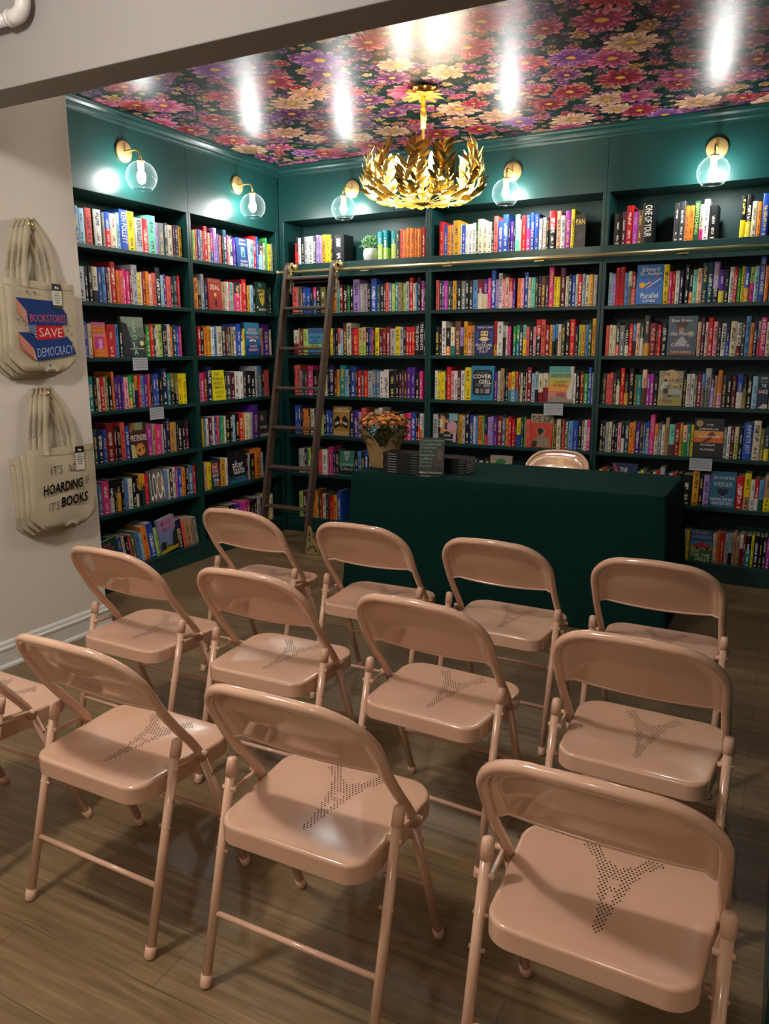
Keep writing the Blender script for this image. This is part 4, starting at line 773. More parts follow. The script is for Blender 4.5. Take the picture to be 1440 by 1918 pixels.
for i in range(900):
    a = rnd.uniform(0, 2 * PI); z = rnd.uniform(0.13, 0.30); R = 0.09 + 0.075 * math.sin(min(1, (z - 0.12) / 0.17) * PI * 0.55); r = R * math.sqrt(rnd.uniform(0.25, 1))
    c = Vector((r * math.cos(a), r * math.sin(a), z)); d = Vector((math.cos(a) + rnd.uniform(-.6, .6), math.sin(a) + rnd.uniform(-.6, .6), rnd.uniform(-.3, .9))).normalized(); s = d.cross(Vector((rnd.uniform(-1, 1), rnd.uniform(-1, 1), 1))).normalized() * 0.007
    q.add([c, c + d * 0.012 + s, c + d * 0.028, c + d * 0.012 - s], [(0, 1, 2, 3)])
q.tube([(0, 0, 0.02), (0, 0, 0.2)], 0.008, 6); q.obj('foliage', LEAF, pl)
for i in range(84):
    a = i * 2.39996; R = 0.165 * math.sqrt((i + 0.5) / 84); z = 0.335 - 1.9 * R * R + rnd.uniform(-0.014, 0.016); c = Vector((R * math.cos(a), R * math.sin(a), z))
    nrm = Vector((math.cos(a) * R * 5, math.sin(a) * R * 5, 1)).normalized(); ux = nrm.cross(Vector((0.3, 1, 0.1))).normalized(); uy = nrm.cross(ux); q = MB(); fr = rnd.uniform(0.021, 0.028)
    npet = 13
    for j in range(npet):
        b = 2 * PI * j / npet + rnd.random(); e = ux * math.cos(b) + uy * math.sin(b); f = nrm.cross(e)
        q.add([c + f * 0.002, c + e * fr * 0.6 + f * 0.0056 + nrm * 0.004, c + e * fr + nrm * 0.001, c + e * fr * 0.6 - f * 0.0056 + nrm * 0.004, c - f * 0.002], [(0, 1, 2, 3, 4)], mi=0 if (i * 7 + j) % 5 else 1)
        e2 = ux * math.cos(b + .2) + uy * math.sin(b + .2); f2 = nrm.cross(e2)
        q.add([c + nrm * 0.004 + f2 * 0.0015, c + e2 * fr * 0.5 + nrm * 0.008 + f2 * 0.003, c + e2 * fr * 0.62 + nrm * 0.009, c + e2 * fr * 0.5 + nrm * 0.008 - f2 * 0.003], [(0, 1, 2, 3)], mi=1 if i % 3 else 0)
    q.disc(c + nrm * 0.008, 0.0042, 8, ux, uy, mi=1); q.obj('flower', [PETAL, PETALY], pl)
# stacked copies of one black book
def stack_book(w, d, th):
    mb = MB(); c = hx('15171a'); t = 0.0022
    mb.box(-w / 2, w / 2, 0, d, 0, t, col=c); mb.box(-w / 2, w / 2, 0, d, th - t, th, col=c); mb.box(-w / 2, w / 2, 0, t, t, th - t, col=c)
    mb.box(-w / 2 + 0.03, -w / 2 + 0.09, -0.0004, 0, th * 0.35, th * 0.62, col=hx('a89aa0')); mb.box(w / 2 - 0.05, w / 2 - 0.01, -0.0004, 0, th * 0.35, th * 0.6, col=hx('5a7a5c'))
    mb.box(-w / 2 - 0.0002, -w / 2, 0, d, t * .3, t * .7, col=hx('9aa0a0'))
    o = mb.obj('book', BOOK, colattr=True)
    pb = MB(); pb.box(-w / 2 + 0.002, w / 2 - 0.002, t, d - 0.002, t, th - t); pb.obj('page_block', PAGES, o); return o
sb = stack_book(0.235, 0.155, 0.0152)
first = True
for (cx, cy, rz0, n, nm) in ((1.632, -1.075, 0.04, 8, 'stack beside flower pot'), (1.886, -0.945, 0.02, 6, 'stack right of the upright book')):
    for i in range(n):
        if first: o = sb; first = False
        else:
            o = sb.copy(); C.objects.link(o)
            for chd in list(sb.children): e = chd.copy(); C.objects.link(e); e.parent = o
        o.location = (cx + rnd.uniform(-.003, .003), cy - 0.07 + rnd.uniform(-.003, .003), ZT + 0.0004 + i * 0.0156); o.rotation_euler = (0, 0, rz0 + rnd.uniform(-.02, .02) + (PI if nm.startswith('xx') else 0))
        pos = 'bottom' if i == 0 else 'topmost' if i == n - 1 else nth(i + 1) + ' from the bottom'
        tag(o, f'flat black book, {pos} of the {nm}', 'book', 'black books stacked on the table')
e = [('p', [(.62, .22), (.96, .2), (.98, .62), (.84, .8), (.7, .72), (.6, .5)], '3a2c28'), ('p', [(.72, .4), (.9, .42), (.9, .66), (.76, .66)], '5a463c')]
for i, (s, wd_) in enumerate([('Conservation', .93), ('Confidential', .84), ('A Wild Path', .64), ('to a Long', .5), ('Patchwork', .58), ('and More', .5), ('Effective', .5), ('Activism', .46)]): e.append(('t', s, .04 + wd_ / 2, .925 - i * 0.098, wd_, .066, '7fb08a' if i < 6 else '5e9a70'))
e.append(('t', 'Mitch Friedman', .48, .06, .88, .05, 'c8d4c8'))
o = face_book(0.150, 0.218, 0.020, '17201b', e); o.location = (1.842, -1.165, ZT + 0.0115); o.rotation_euler = (-0.17, 0, 0.30)
tag(o, 'black book with green lettering standing upright on the green table', 'book')
t = thing('book_easel', 'small silver easel holding the upright black book on the table', 'easel', (1.842, -1.165, ZT), 0.30)
q = MB(); q.tube([(-0.085, -0.012, 0.004), (0.060, -0.012, 0.004)], 0.003, 8); q.tube([(-0.05, -0.012, 0.004), (-0.05, 0.062, 0.003)], 0.002, 8); q.tube([(0.05, -0.012, 0.004), (0.05, 0.062, 0.003)], 0.002, 8); q.obj('lip', WIRE, t)
q = MB(); q.tube([(-0.03, 0.030, 0.004), (-0.03, 0.060, 0.12)], 0.002, 8); q.tube([(0.03, 0.030, 0.004), (0.03, 0.060, 0.12)], 0.002, 8); q.obj('prop', WIRE, t)

# small plant on the top shelf
t = thing('potted_plant', 'small leafy plant in a ribbed white pot on the top shelf', 'plant', (0.772, 0.085, 2.1496))
q = MB(); prof = [(0.0, 0.0), (0.044, 0.0), (0.047, 0.004)]
for i in range(10): prof += [(0.050 + 0.006 * math.sin(i / 10 * PI) + 0.0016, 0.008 + i * 0.0075), (0.050 + 0.006 * math.sin(i / 10 * PI), 0.0118 + i * 0.0075)]
prof += [(0.050, 0.088), (0.046, 0.088), (0.044, 0.07), (0.0, 0.07)]
q.lathe(prof, 28); q.obj('pot', POTW, t)
q = MB()
for i in range(420):
    a = rnd.uniform(0, 2 * PI); el = rnd.uniform(-0.1, 1.5); R = 0.076 * rnd.uniform(0.45, 1); c = Vector((R * math.cos(a) * math.cos(el), R * math.sin(a) * math.cos(el) * 0.8, 0.105 + R * 0.95 * math.sin(el)))
    d = (c - Vector((0, 0, 0.09))).normalized() + Vector((rnd.uniform(-.5, .5), rnd.uniform(-.5, .5), rnd.uniform(-.3, .5))); d.normalize(); s = d.cross(Vector((rnd.uniform(-1, 1), rnd.uniform(-1, 1), .4))).normalized() * 0.006
    q.add([c, c + d * 0.008 + s, c + d * 0.019, c + d * 0.008 - s], [(0, 1, 2, 3)])
for i in range(16):
    a = i * 2.4; q.tube([(0, 0, 0.07), (0.04 * math.cos(a), 0.035 * math.sin(a), 0.13)], 0.0015, 5)
q.obj('foliage', LEAFP, t)

# review cards taped to shelf edges
for (wall, a, z, lab) in (('L', -1.575, 1.448, 'small pale review card hanging below the third shelf beside white wall'), ('L', -1.457, 1.128, 'small pale review card hanging below the fourth shelf beside white wall'),
                          ('B', 2.2425, 1.128, 'pale review card hanging below the rainbow face-out book'), ('B', 3.214, 0.809, 'pale review card hanging below the sunset-banded black book')):
    t = thing('review_card', lab, 'card', (0.003, a, z) if wall == 'L' else (a, -0.003, z), PI / 2 if wall == 'L' else 0, 'review cards on shelf edges')
    w = 0.134 if wall == 'B' else 0.128; h = 0.078
    q = MB(); q.box(-w / 2, w / 2, -0.0008, 0, -h, 0.0); q.obj('paper', CARD, t)
    q = MB()
    for i in range(6):
        x = -w / 2 + 0.008
        while x < w / 2 - 0.012:
            l = rnd.uniform(0.006, 0.018); l = min(l, w / 2 - 0.006 - x); zz = -0.012 - i * 0.0105; q.poly([(x, -0.0011, zz), (x + l, -0.0011, zz), (x + l, -0.0011, zz + 0.004), (x, -0.0011, zz + 0.004)], col=hx('5c6068')); x += l + 0.004
    q.obj('lettering', PRINT, t, colattr=True)
# ------------------------------------------------------------------ ladder and its rail
RY, RZ = -0.06, 2.085
t = thing('ladder_rail', 'long brass tube rail running across the back bookcases', 'rail', (0, 0, 0))
q = MB(); q.tube([(0.018, RY, RZ), (3.735, RY, RZ)], 0.0135, 16); q.tube([(0.012, RY, RZ), (0.03, RY, RZ)], 0.017, 16); q.obj('tube', BRASSL, t)
for x in (0.80, 1.46, 2.12, 3.02):
    q = MB(); q.tube([(x, RY, RZ), (x, -0.001, RZ - 0.012)], 0.006, 10); q.bbox(x - 0.034, x + 0.034, RY - 0.008, RY + 0.008, RZ - 0.020, RZ - 0.0125, b=0.002); q.obj('rail_bracket', BRASSL, t)
lad = thing('rolling_ladder', 'dark wooden library ladder leaning on the brass rail', 'ladder', (0, 0, 0))
LB, LT = Vector((0, -0.578, 0.0)), Vector((0, -0.100, 2.150)); LD = (LT - LB).normalized(); LN = Vector((0, -LD.z, LD.y))
def lp(z): return LB + (LT - LB) * (z / 2.150)
for X in (0.150, 0.560):
    q = MB(); w, d = 0.0125, 0.034
    outl = [(-d, 0.0), (d, 0.0), (d, 0.972), (d * 0.7, 0.990), (0, 1.0), (-d * 0.7, 0.990), (-d, 0.972)]
    L = (LT - LB).length; vs = []
    for s in (-1, 1):
        for a, u in outl: vs.append(Vector((X + s * w, 0, 0)) + LB + LD * (u * L) + LN * a)
    n = len(outl); vs = [Vector((v.x, v.y, max(v.z, 0.001))) for v in vs]
    q.add(vs, [tuple(range(n)), tuple(range(2 * n - 1, n - 1, -1))] + [((i + 1) % n, i, n + i, n + (i + 1) % n) for i in range(n)])
    for z in (0.316, 0.613, 0.91, 1.207, 1.504, 1.804, 2.03):
        c = lp(z); sgn = 1 if X > 0.3 else -1
        for k in (-0.012, 0.012): q.disc(Vector((X + sgn * 0.0128, 0, 0)) + c + LN * k, 0.0035, 8, (0, 1, 0) if sgn > 0 else (0, -1, 0), (0, 0, 1), mi=1)
    q.obj('rail', [WOODD, BRASS], lad)
for z in (0.316, 0.613, 0.91, 1.207, 1.504, 1.804, 2.03):
    q = MB(); c = lp(z); q.bbox(0.163, 0.547, c.y - 0.034, c.y + 0.034, c.z - 0.011, c.z + 0.011, b=0.006); q.tube([(0.163, c.y + 0.004, c.z - 0.030), (0.547, c.y + 0.004, c.z - 0.030)], 0.003, 8); q.obj('rung', WOODD, lad)
for X, s in ((0.150, 1), (0.560, 1)):
    q = MB(); x0 = X + s * 0.0135
    for (y, z, r, th) in ((RY - 0.046, RZ + 0.020, 0.030, 0.010), (RY - 0.020, RZ + 0.044, 0.024, 0.010), (RY - 0.042, RZ - 0.045, 0.026, 0.010), (RY - 0.024, RZ - 0.095, 0.022, 0.010), (RY - 0.040, RZ - 0.150, 0.020, 0.010)):
        q.tube([(x0, y, z), (x0 + th, y, z)], r, 24, smooth=False)
    q.bbox(x0 + 0.002, x0 + 0.009, RY - 0.052, RY - 0.024, RZ - 0.155, RZ + 0.03, b=0.003); hb = q.obj('roller_bracket', BRASSL, lad)
    q = MB(); q.tube([(x0 + 0.012, RY, RZ + 0.036), (x0 + 0.034, RY, RZ + 0.036)], [0.0215, 0.0215], 20); q.tube([(x0 + 0.010, RY, RZ + 0.036), (x0 + 0.036, RY, RZ + 0.036)], 0.007, 12)
    q.obj('wheel', BRASS, hb)
    for y, z in ((RY - 0.038, RZ - 0.02), (RY - 0.038, RZ - 0.09)):
        q = MB(); q.tube([(x0 + 0.008, y, z), (x0 + 0.014, y, z)], 0.006, 10); q.obj('bolt', BRASS, hb)
# pierced brass foot housing
q = MB(); x0 = 0.574
def fp(u, v): c = lp(max(v, 0.001)); return Vector((x0 + u, c.y - 0.028, v))
outl = [(0.0, 0.004), (0.118, 0.004), (0.120, 0.020), (0.104, 0.060), (0.080, 0.082), (0.052, 0.110), (0.046, 0.150), (0.026, 0.190), (0.0, 0.205)]
n = len(outl); vs = [fp(*p) for p in outl] + [fp(*p) + Vector((0, 0.012, 0.002)) for p in outl]
q.add(vs, [tuple(range(n)), tuple(range(2 * n - 1, n - 1, -1))] + [((i + 1) % n, i, n + i, n + (i + 1) % n) for i in range(n)])
for i in range(9):
    a = math.radians(8 + i * 20.5); c = (0.058 + 0.034 * math.cos(a), 0.022 + 0.034 * math.sin(a)); dx, dz = math.cos(a), math.sin(a); pts = []
    for (r_, w_) in ((-0.016, 0.0), (0.006, 0.0042), (0.011, 0.003), (0.013, 0.0), (0.011, -0.003), (0.006, -0.0042)): pts.append(fp(c[0] + dx * r_ - dz * w_, max(0.006, c[1] + dz * r_ + dx * w_)) + Vector((0, -0.0012, 0)))
    q.poly(pts, mi=1)
for u, v in ((0.02, 0.15), (0.024, 0.115)): q.poly([fp(u - .008, v - .014) + Vector((0, -.0012, 0)), fp(u + .008, v - .016) + Vector((0, -.0012, 0)), fp(u + .004, v + .018) + Vector((0, -.0012, 0))], mi=1)
q.obj('foot_housing', [BRASS, HOLE], lad)

# ------------------------------------------------------------------ wall sconces
def make_sconce():
    t = thing('wall_sconce', 'sconce', 'sconce')
    My = Matrix.Rotation(-PI / 2, 4, 'X')      # lathe axis z -> +y
    q = MB(); q.lathe([(0.0, 0.014), (0.058, 0.0135), (0.0615, 0.011), (0.063, 0.006), (0.063, 0.0005), (0, 0.0005)], 40, M=My); q.obj('backplate', BRASS, t)
    q = MB(); pts = [(0, 0.012, 0), (0, 0.100, 0)] + [(0, 0.100 + 0.035 * math.sin(a), -0.035 + 0.035 * math.cos(a)) for a in [PI / 2 * i / 8 for i in range(1, 9)]] + [(0, 0.135, -0.068)]
    q.tube(pts, 0.0062, 12); q.obj('arm', BRASS, t)
    q = MB(); q.lathe([(0.0, -0.060), (0.024, -0.062), (0.025, -0.070), (0.019, -0.072), (0.019, -0.112), (0.0, -0.112)], 24, M=Matrix.Translation((0, 0.135, 0))); q.obj('socket', BRASS, t)
    q = MB(); R = 0.09; zc = -0.155; a0 = math.asin(0.023 / R); a1 = PI - math.asin(0.058 / R)
    prof = [(R * math.sin(a0 + (a1 - a0) * i / 26), zc + R * math.cos(a0 + (a1 - a0) * i / 26)) for i in range(27)]
    q.lathe(prof, 40, M=Matrix.Translation((0, 0.135, 0))); rim = prof[-1]
    q.tube([(rim[0] * math.cos(2 * PI * i / 40), 0.135 + rim[0] * math.sin(2 * PI * i / 40), rim[1]) for i in range(40)], 0.0016, 6, closed=True)
    q.obj('globe', GLASS, t)
    q = MB(); q.lathe([(0.010, -0.112), (0.015, -0.119), (0.0235, -0.138), (0.0260, -0.156), (0.0235, -0.174), (0.0145, -0.189), (0.0, -0.195)], 12, M=Matrix.Translation((0, 0.135, 0))); q.obj('bulb', BULB, t)
    return t
SC = [((0.001, -1.60, 2.657), -PI / 2, 'brass globe sconce lit on the side wall, nearest white wall'), ((0.001, -0.514, 2.655), -PI / 2, 'brass globe sconce lit on the side wall next to the corner'),
      ((0.669, -0.001, 2.654), PI, 'brass globe sconce lit between the corner and the chandelier'), ((1.901, -0.001, 2.654), PI, 'brass globe sconce lit right of the chandelier'), ((3.160, -0.001, 2.660), PI, 'brass globe sconce lit at the far right of the back wall')]
s0 = make_sconce()
for i, (loc, rz, lab) in enumerate(SC):
    if i == 0: s0.location = loc; s0.rotation_euler = (0, 0, rz); tag(s0, lab, None, 'brass globe sconces')
    else: dup(s0, loc, rz, lab, 'brass globe sconces')

# ------------------------------------------------------------------ leaf chandelier
ch = thing('chandelier', 'gold leaf basket chandelier hanging from the floral ceiling', 'chandelier', (1.79, -1.20, 0))
def leaf(q, base, d, up, L, W, curl=0.15):
    d = d.normalized(); s = d.cross(up).normalized(); n = s.cross(d)
    prof = [(0.0, 0.06), (0.18, 0.55), (0.42, 1.0), (0.68, 0.82), (0.88, 0.4), (1.0, 0.0)]; vs = []; fs = []
    for u, w in prof:
        c = base + d * (L * u) + n * (curl * L * (u - u * u) * 0.8)
        vs += [c - s * W * w * 0.5 + n * W * w * 0.14, c, c + s * W * w * 0.5 + n * W * w * 0.14]
    for i in range(len(prof) - 1):
        for k in range(2): a = i * 3 + k; fs.append((a, a + 1, a + 4, a + 3))
    q.add(vs, fs, smooth=True)
ZB = 2.275
for b in range(20):
    a0 = 2 * PI * b / 20 + rnd.uniform(-.06, .06); q = MB(); rad = Vector((math.cos(a0), math.sin(a0), 0)); tan = Vector((-math.sin(a0), math.cos(a0), 0))
    top = rnd.uniform(0.15, 0.205); R = rnd.uniform(0.300, 0.325); tw = rnd.uniform(-0.25, 0.25); pts = []
    for i in range(15):
        u = i / 14
        if u < 0.5: k = u / 0.5; r = 0.03 + (R - 0.03) * math.sin(k * PI / 2); z = ZB + 0.004 + 0.075 * (1 - math.cos(k * PI / 2))
        else: k = (u - 0.5) / 0.5; r = R + 0.012 * math.sin(k * PI) - 0.01 * k; z = ZB + 0.079 + (top - 0.03) * k
        aa = a0 + tw * u; pts.append(Vector((r * math.cos(aa), r * math.sin(aa), z)))
    q.tube(pts, 0.0024, 6)
    for i in range(3, 15):
        T = (pts[min(i + 1, 14)] - pts[i - 1]).normalized(); rr = Vector((pts[i].x, pts[i].y, 0)).normalized(); tn = Vector((-rr.y, rr.x, 0))
        for s in ((1, -1) if i % 2 else (-1, 1)):
            if rnd.random() < 0.12: continue
            d = T * rnd.uniform(0.55, 1.0) + tn * s * rnd.uniform(0.45, 0.9) + rr * rnd.uniform(-0.35, 0.45)
            leaf(q, pts[i], d, rr, rnd.uniform(0.062, 0.088), rnd.uniform(0.022, 0.029), rnd.uniform(-.2, .3))
    leaf(q, pts[14], (pts[14] - pts[13]) + rad * 0.004 * rnd.uniform(-1, 1), rad, rnd.uniform(0.075, 0.095), 0.024)
    q.obj('branch', GOLD, ch)
q = MB(); q.lathe([(0.0, ZB - 0.012), (0.012, ZB - 0.008), (0.036, ZB + 0.002), (0.036, ZB + 0.010), (0.0, ZB + 0.014)], 20); q.tube([(0, 0, ZB), (0, 0, ZC - 0.02)], 0.0065, 10)
for i in range(5):
    a = 2 * PI * i / 5 + 0.4; q.tube([(0, 0, ZB + 0.06), (0.10 * math.cos(a), 0.10 * math.sin(a), ZB + 0.05), (0.155 * math.cos(a), 0.155 * math.sin(a), ZB + 0.075), (0.155 * math.cos(a), 0.155 * math.sin(a), ZB + 0.10)], 0.005, 8)
    q.tube([(0.155 * math.cos(a), 0.155 * math.sin(a), ZB + 0.10), (0.155 * math.cos(a), 0.155 * math.sin(a), ZB + 0.15)], 0.0115, 10)
q.tube([(0, 0, 2.66), (0, 0, ZC - 0.03)], [0.016, 0.011], 8); q.tube([(0.003, 0, 2.70), (-0.003, 0, 2.76)], 0.017, 7)
q.obj('stem', GOLDB, ch)
q = MB(); q.lathe([(0.0, ZC - 0.045), (0.02, ZC - 0.045), (0.032, ZC - 0.03), (0.058, ZC - 0.012), (0.06, ZC - 0.0005), (0, ZC - 0.0005)], 24)
for ringn, (L, W, tilt) in enumerate([(0.105, 0.045, -0.05), (0.085, 0.042, 0.35)]):
    for i in range(9):
        a = 2 * PI * (i + 0.5 * ringn) / 9; d = Vector((math.cos(a), math.sin(a), tilt)); leaf(q, Vector((0.012 * math.cos(a), 0.012 * math.sin(a), ZC - 0.046)), d, Vector((-math.sin(a) * 0, 0, 1)), L, W, -0.1)
q.obj('canopy', GOLDB, ch)
for i in range(5):
    a = 2 * PI * i / 5 + 0.4; q = MB(); q.lathe([(0.009, ZB + 0.15), (0.013, ZB + 0.165), (0.0155, ZB + 0.185), (0.012, ZB + 0.21), (0.005, ZB + 0.232), (0.0, ZB + 0.238)], 12, M=Matrix.Translation((0.155 * math.cos(a), 0.155 * math.sin(a), 0))); q.obj('bulb', BULBC, ch)

# ------------------------------------------------------------------ tote bags on brass knobs
def make_tote(W, H, art=None):
    t = thing('tote_bag', 'bag', 'bag'); q = MB()
    nx, nz = 14, 12
    def pt(i, j, side):
        u = i / nx; v = j / nz; x = (u - 0.5) * W; z = -H * v
        cut = 0.19 * H
        dep = 0.005 + 0.007 * math.sin(PI * u) * math.sin(PI * min(1, v * 0.9 + 0.1))
        wob = 0.0035 * math.sin(u * 9 + v * 5) + 0.0025 * math.sin(v * 13 - u * 4)
        if v > 0.86:
            k = (v - 0.86) / 0.14; lim = W / 2 - k * 0.085; x = max(-lim, min(lim, x * (lim * 2 / W)))
        if i in (0, nx) or j == nz: dep *= 0.25
        return Vector((x + (0.006 * math.sin(v * 4) if abs(u - .5) > .4 else 0), (-dep - wob) if side else 0.003 + wob * 0.4, z))
    vs = [pt(i, j, 1) for j in range(nz + 1) for i in range(nx + 1)] + [pt(i, j, 0) for j in range(nz + 1) for i in range(nx + 1)]
    M_ = (nx + 1) * (nz + 1); fs = []
    for j in range(nz):
        for i in range(nx):
            a = j * (nx + 1) + i; fs.append((a, a + nx + 1, a + nx + 2, a + 1)); fs.append((M_ + a, M_ + a + 1, M_ + a + nx + 2, M_ + a + nx + 1))
    for i in range(nx): a = nz * (nx + 1) + i; fs.append((a, M_ + a, M_ + a + 1, a + 1))
    for j in range(nz):
        a = j * (nx + 1); fs.append((a, M_ + a, M_ + a + nx + 1, a + nx + 1)); b = a + nx; fs.append((b, b + nx + 1, M_ + b + nx + 1, M_ + b))
    q.add(vs, fs, smooth=True); q.obj('body', CANVAS, t)
    q = MB()      # hem line
    q.tube([(-W / 2 + 0.004, -0.008, -0.028), (-W / 4, -0.0125, -0.029), (0, -0.0145, -0.029), (W / 4, -0.0125, -0.029), (W / 2 - 0.004, -0.008, -0.028)], 0.0012, 5); q.obj('hem', CANVAS, t)
    return t
def strap(t, pts, w, mname='handle'):
    """flat canvas strap along pts, its width mostly along x"""
    q = MB(); pts = [Vector(p) for p in pts]; vs = []; n = len(pts)
    for i in range(n):
        T = (pts[min(i + 1, n - 1)] - pts[max(i - 1, 0)]).normalized(); tw = 0.35 * math.sin(i * 0.9)
        s = T.cross(Vector((0, 1, 0))).normalized() * math.cos(tw) + Vector((0, 1, 0)) * math.sin(tw); s = s * (w / 2); nn = T.cross(s).normalized() * 0.0013
        vs += [pts[i] - s - nn, pts[i] + s - nn, pts[i] + s + nn, pts[i] - s + nn]
    fs = [(0, 1, 2, 3), tuple(range(4 * n - 1, 4 * n - 5, -1))]
    for i in range(n - 1):
        for k in range(4): fs.append((i * 4 + k, i * 4 + (k + 1) % 4, (i + 1) * 4 + (k + 1) % 4, (i + 1) * 4 + k))
    q.add(vs, fs, smooth=True); q.obj(mname, CANVAS, t)
def curve(p0, p1, p2, n=12): return [Vector(p0) * (1 - u) ** 2 + Vector(p1) * 2 * u * (1 - u) + Vector(p2) * u * u for u in [i / n for i in range(n + 1)]]
def swing_tag(t, x, z, col2):
    q = MB(); y = -0.0215; w, h = 0.052, 0.118
    q.box(x - w / 2, x + w / 2, y - 0.001, y, z - h, z, col=hx('ddd8c8')); q.box(x - w / 2 - 0.0003, x + w / 2 + 0.0003, y - 0.0014, y + 0.0004, z - 0.032, z + 0.0003, col=hx('17161a'))
    q.box(x - w / 2 - 0.0003, x + w / 2 + 0.0003, y - 0.0014, y + 0.0004, z - h - 0.0003, z - h + 0.02 * (col2 == 1) - 0.0001, col=hx('17202c'))
    q.disc((x - 0.006, y - 0.0018, z - 0.017), 0.006, 8, col=hx('e8e4da')); q.disc((x + 0.006, y - 0.0018, z - 0.019), 0.005, 8, col=hx('e8e4da'))
    for i, l in enumerate((0.024, 0.036, 0.038, 0.03, 0.026)): q.poly([(x - l / 2, y - 0.0016, z - 0.045 - i * 0.011), (x + l / 2, y - 0.0016, z - 0.045 - i * 0.011), (x + l / 2, y - 0.0016, z - 0.041 - i * 0.011), (x - l / 2, y - 0.0016, z - 0.041 - i * 0.011)], col=hx('6a6c78'))
    q.obj('price_tag', PRINT, t, colattr=True)
def hooks(y, z, lab):
    t = thing('wall_hook', lab, 'hook', (0.4305, y, z), -PI / 2, 'brass wall hooks')
    q = MB(); q.lathe([(0.0, 0.086), (0.009, 0.085), (0.0165, 0.078), (0.0185, 0.070), (0.0165, 0.062), (0.009, 0.056), (0.007, 0.05), (0.0065, 0.012), (0.012, 0.006), (0.014, 0.0005), (0, 0.0005)], 20, M=Matrix.Rotation(-PI / 2, 4, 'X')); q.obj('knob', BRASS, t)
hooks(-2.714, 2.062, 'brass knob high on the white wall holding the bookstore tote'); hooks(-2.708, 1.293, 'brass knob on the white wall holding the hoarding tote')
def ink_pt(W, H): return lambda a, b, k=0: Vector(((a - 0.5) * W, -0.0195 - 0.0002 * k, -H * (1 - b)))
def star(q, c, r, col):
    for a in (0, PI / 2): d = Vector((math.cos(a), 0, math.sin(a))) * r; e = Vector((-math.sin(a), 0, math.cos(a))) * r * 0.13; q.poly([c - d, c - e, c + d, c + e], col=hx(col))
def bag_stack(yc, ztop, W, H, yk, zk, design, labs, gname):
    for k in range(len(labs)):
        t = make_tote(W, H); off = 0.076 - k * 0.0225
        # bags further back hang lower and slightly to the side
        dx = (0, -0.016, -0.034, -0.045)[k]; dz = (0, -0.014, -0.028, -0.034)[k]
        t.location = (0.4305 + off, yc + dx, ztop + dz); t.rotation_euler = (0, 0.02 - 0.012 * k, PI / 2)
        tag(t, labs[k], None, gname)
        xk = yk - (yc + dx); zt = zk - (ztop + dz)
        for sgn in (-1, 1):
            for f in (0, 1):
                if k and not f: continue
                x0 = sgn * (W * 0.215) - 0.006; yy = -0.002 if f else 0.006
                top = (xk + sgn * 0.008, -0.004 + 0.006 * f, zt + 0.0235)
                mid = (x0 + (0.012 if sgn < 0 else 0.02), yy - 0.006, zt * 0.62)
                strap(t, curve((x0, yy - 0.008, -0.035), mid, top, 12), 0.030)
        if k == 0: design(t, W, H)
def design1(t, W, H):
    P_ = ink_pt(W, H); q = MB(); B_, R_ = '27407c', 'c2282e'
    def poly(pts, col, k=0): q.poly([P_(a, b, k) for a, b in pts][::-1], col=hx(col))
    poly([(.10, .80), (.70, .79), (.82, .66), (.24, .66)], B_); poly([(.24, .66), (.82, .66), (.82, .535), (.25, .51)], B_, 1)
    poly([(.10, .80), (.24, .66), (.25, .51), (.11, .66)], 'd8b4a0'); poly([(.25, .51), (.36, .51), (.36, .35), (.26, .40)], '8a90a8')
    poly([(.36, .51), (.74, .52), (.77, .385), (.36, .35)], R_, 1)
    poly([(.10, .43), (.30, .43), (.36, .35), (.77, .385), (.80, .41), (.88, .335), (.30, .26)], B_); poly([(.30, .265), (.88, .335), (.93, .20), (.34, .12)], B_, 1)
    poly([(.10, .43), (.30, .265), (.34, .12), (.15, .25)], 'd8a890')
    for i in range(5):
        f = i / 5 + 0.08; poly([(.10, .80 - .14 * f), (.24, .66 - .15 * f), (.24, .648 - .15 * f), (.10, .788 - .14 * f)], 'b84a3c', 2); poly([(.10, .43 - .18 * f), (.30, .265 - .145 * f), (.30, .253 - .145 * f), (.10, .418 - .18 * f)], 'b84a3c', 2); poly([(.25, .51 - .11 * f), (.36, .51 - .16 * f), (.36, .50 - .16 * f), (.25, .50 - .11 * f)], '4a5a88', 2)
    for s, cx, cy, w, h, c in (('BOOKSTORES', .54, .595, .52, .085, 'c85a5c'), ('SAVE', .565, .44, .34, .10, 'e6c8c4'), ('DEMOCRACY', .62, .235, .54, .10, 'a8b4d4')):
        sl = 0.02 if s == 'DEMOCRACY' else 0.0; o = P_(cx, cy, 4); z = MB(); put_text(z, s, o, (1, 0, 0.11 if sl else 0.02), (0, 0, 1), W * w, H * h, col=hx(c), bold=0.0); z.obj('lettering', BAGINK, t, colattr=True)
    for a, b, r, c in ((.27, .87, .022, '1c2448'), (.37, .865, .024, '1c2448'), (.82, .47, .018, '1c2448'), (.88, .42, .018, '8c3028'), (.52, .07, .024, '1c2448'), (.70, .06, .018, '8c3028'), (.11, .56, .016, '1c2448')): star(q, P_(a, b, 3), W * r * 1.6, c)
    for a, b in ((.16, .85), (.32, .9), (.44, .85), (.86, .52), (.18, .55), (.2, .5), (.35, .08), (.44, .085)): q.disc(P_(a, b, 3), W * 0.007, 8, col=hx('1c2448'))
    q.obj('printed_design', BAGINK, t, colattr=True); swing_tag(t, W * 0.19, -0.006, 1)
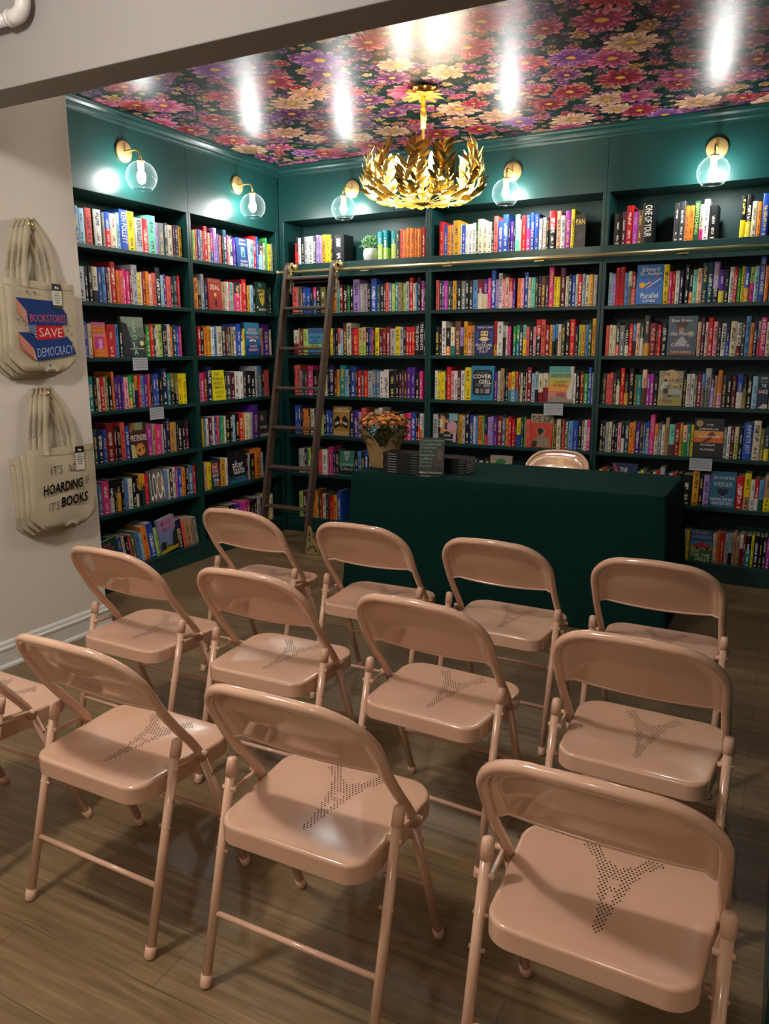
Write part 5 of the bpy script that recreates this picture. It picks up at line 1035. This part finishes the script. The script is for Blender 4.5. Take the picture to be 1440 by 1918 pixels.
def design2(t, W, H):
    P_ = ink_pt(W, H)
    for s, cx, cy, w, h, b in (("IT'S", .375, .73, .17, .105, -0.012), ('NOT', .64, .735, .16, .105, -0.012), ('HOARDiNG', .46, .515, .60, .125, .03), ('IF', .84, .555, .06, .10, -0.012), ("IT'S", .30, .29, .15, .10, -0.012), ('BOOKS', .62, .335, .41, .125, .03)):
        q = MB(); put_text(q, s, P_(cx, cy, 2), (1, 0, 0.07), (0, 0, 1), W * w, H * h, col=hx('141316'), bold=b, shear=0.1); q.obj('lettering', BAGINK, t, colattr=True)
    swing_tag(t, W * 0.235, -0.004, 2)
bag_stack(-2.690, 1.812, 0.385, 0.415, -2.714, 2.062, design1, ['canvas tote printed with a stack of blue and red books, front bag on upper knob', 'plain-edged canvas tote directly behind the printed books tote', 'canvas tote third in the upper hanging pile', 'canvas tote against the wall in the upper hanging pile'], 'canvas totes on the upper knob')
bag_stack(-2.655, 1.030, 0.395, 0.400, -2.708, 1.293, design2, ['canvas tote with black hand lettering about hoarding books, front bag on lower knob', 'canvas tote directly behind the hoarding tote', 'canvas tote third in the lower hanging pile', 'canvas tote against the wall in the lower hanging pile'], 'canvas totes on the lower knob')

# white pipe on the header wall
t = thing('pipe', 'white painted pipe with an elbow at the top corner of the header wall', 'pipe', (0, 0, 0))
q = MB(); q.tube([(0.44, -3.215, 2.638), (1.125, -3.215, 2.638)], 0.020, 18); q.obj('run', PIPE, t)
q = MB(); pts = [(1.118, -3.215, 2.638)] + [(1.145 + 0.045 * math.sin(a), -3.215, 2.683 - 0.045 * math.cos(a)) for a in [PI / 2 * i / 8 for i in range(9)]] + [(1.19, -3.215, 2.70)]
q.tube(pts, 0.0255, 18); q.tube([(1.112, -3.215, 2.638), (1.126, -3.215, 2.638)], 0.0275, 18); q.obj('elbow', PIPE, t)
q = MB(); q.tube([(1.19, -3.215, 2.70), (1.19, -3.215, 2.919)], 0.020, 18); q.obj('riser', PIPE, t)

# ------------------------------------------------------------------ front-room ceiling lights, camera, look
for i, (x, y, e) in enumerate(LAMPS):
    t = thing('ceiling_light', 'round recessed light in the front room ceiling', 'light', (x, y, 2.919), 0, 'recessed ceiling lights')
    q = MB(); q.lathe([(0.075, -0.001), (0.095, -0.001), (0.095, -0.006), (0.075, -0.006)], 28); q.obj('trim_ring', TRIMW, t)
    q = MB(); q.lathe([(0.0, -0.002), (0.075, -0.002)], 28); q.obj('diffuser', DOWNL, t)
    ld = bpy.data.lights.new('ceiling_lamp', 'POINT'); ld.energy = e; ld.color = (1.0, 0.95, 0.90); ld.shadow_soft_size = 0.09
    lo = bpy.data.objects.new('ceiling_lamp', ld); C.objects.link(lo); lo.location = (x, y, 2.72)
cam = bpy.data.cameras.new('camera'); co = bpy.data.objects.new('camera', cam); C.objects.link(co)
cam.sensor_fit = 'VERTICAL'; cam.sensor_height = 36.0; cam.lens = 36.0 * 1442.05 / 1918.0; cam.clip_start = 0.02; cam.clip_end = 60
R_ = Vector((0.88810, 0.45966, -0.00193)); F_ = Vector((-0.44966, 0.86880, -0.20733)); R_ = CAMR; F_ = CAMF
U_ = R_.cross(F_)
co.matrix_world = Matrix(((R_.x, U_.x, -F_.x, 3.66247), (R_.y, U_.y, -F_.y, -5.28088), (R_.z, U_.z, -F_.z, 1.5), (0, 0, 0, 1)))
sc = bpy.context.scene; sc.camera = co
w = bpy.data.worlds.new('world'); sc.world = w; w.use_nodes = True; w.node_tree.nodes['Background'].inputs[0].default_value = (0.9, 0.82, 0.74, 1); w.node_tree.nodes['Background'].inputs[1].default_value = 0.02
sc.view_settings.view_transform = VIEW[0]; sc.view_settings.look = VIEW[1]; sc.view_settings.exposure = EXPO
sc.cycles.use_denoising = True; sc.cycles.max_bounces = 8; sc.cycles.transparent_max_bounces = 12; sc.cycles.sample_clamp_indirect = 6.0
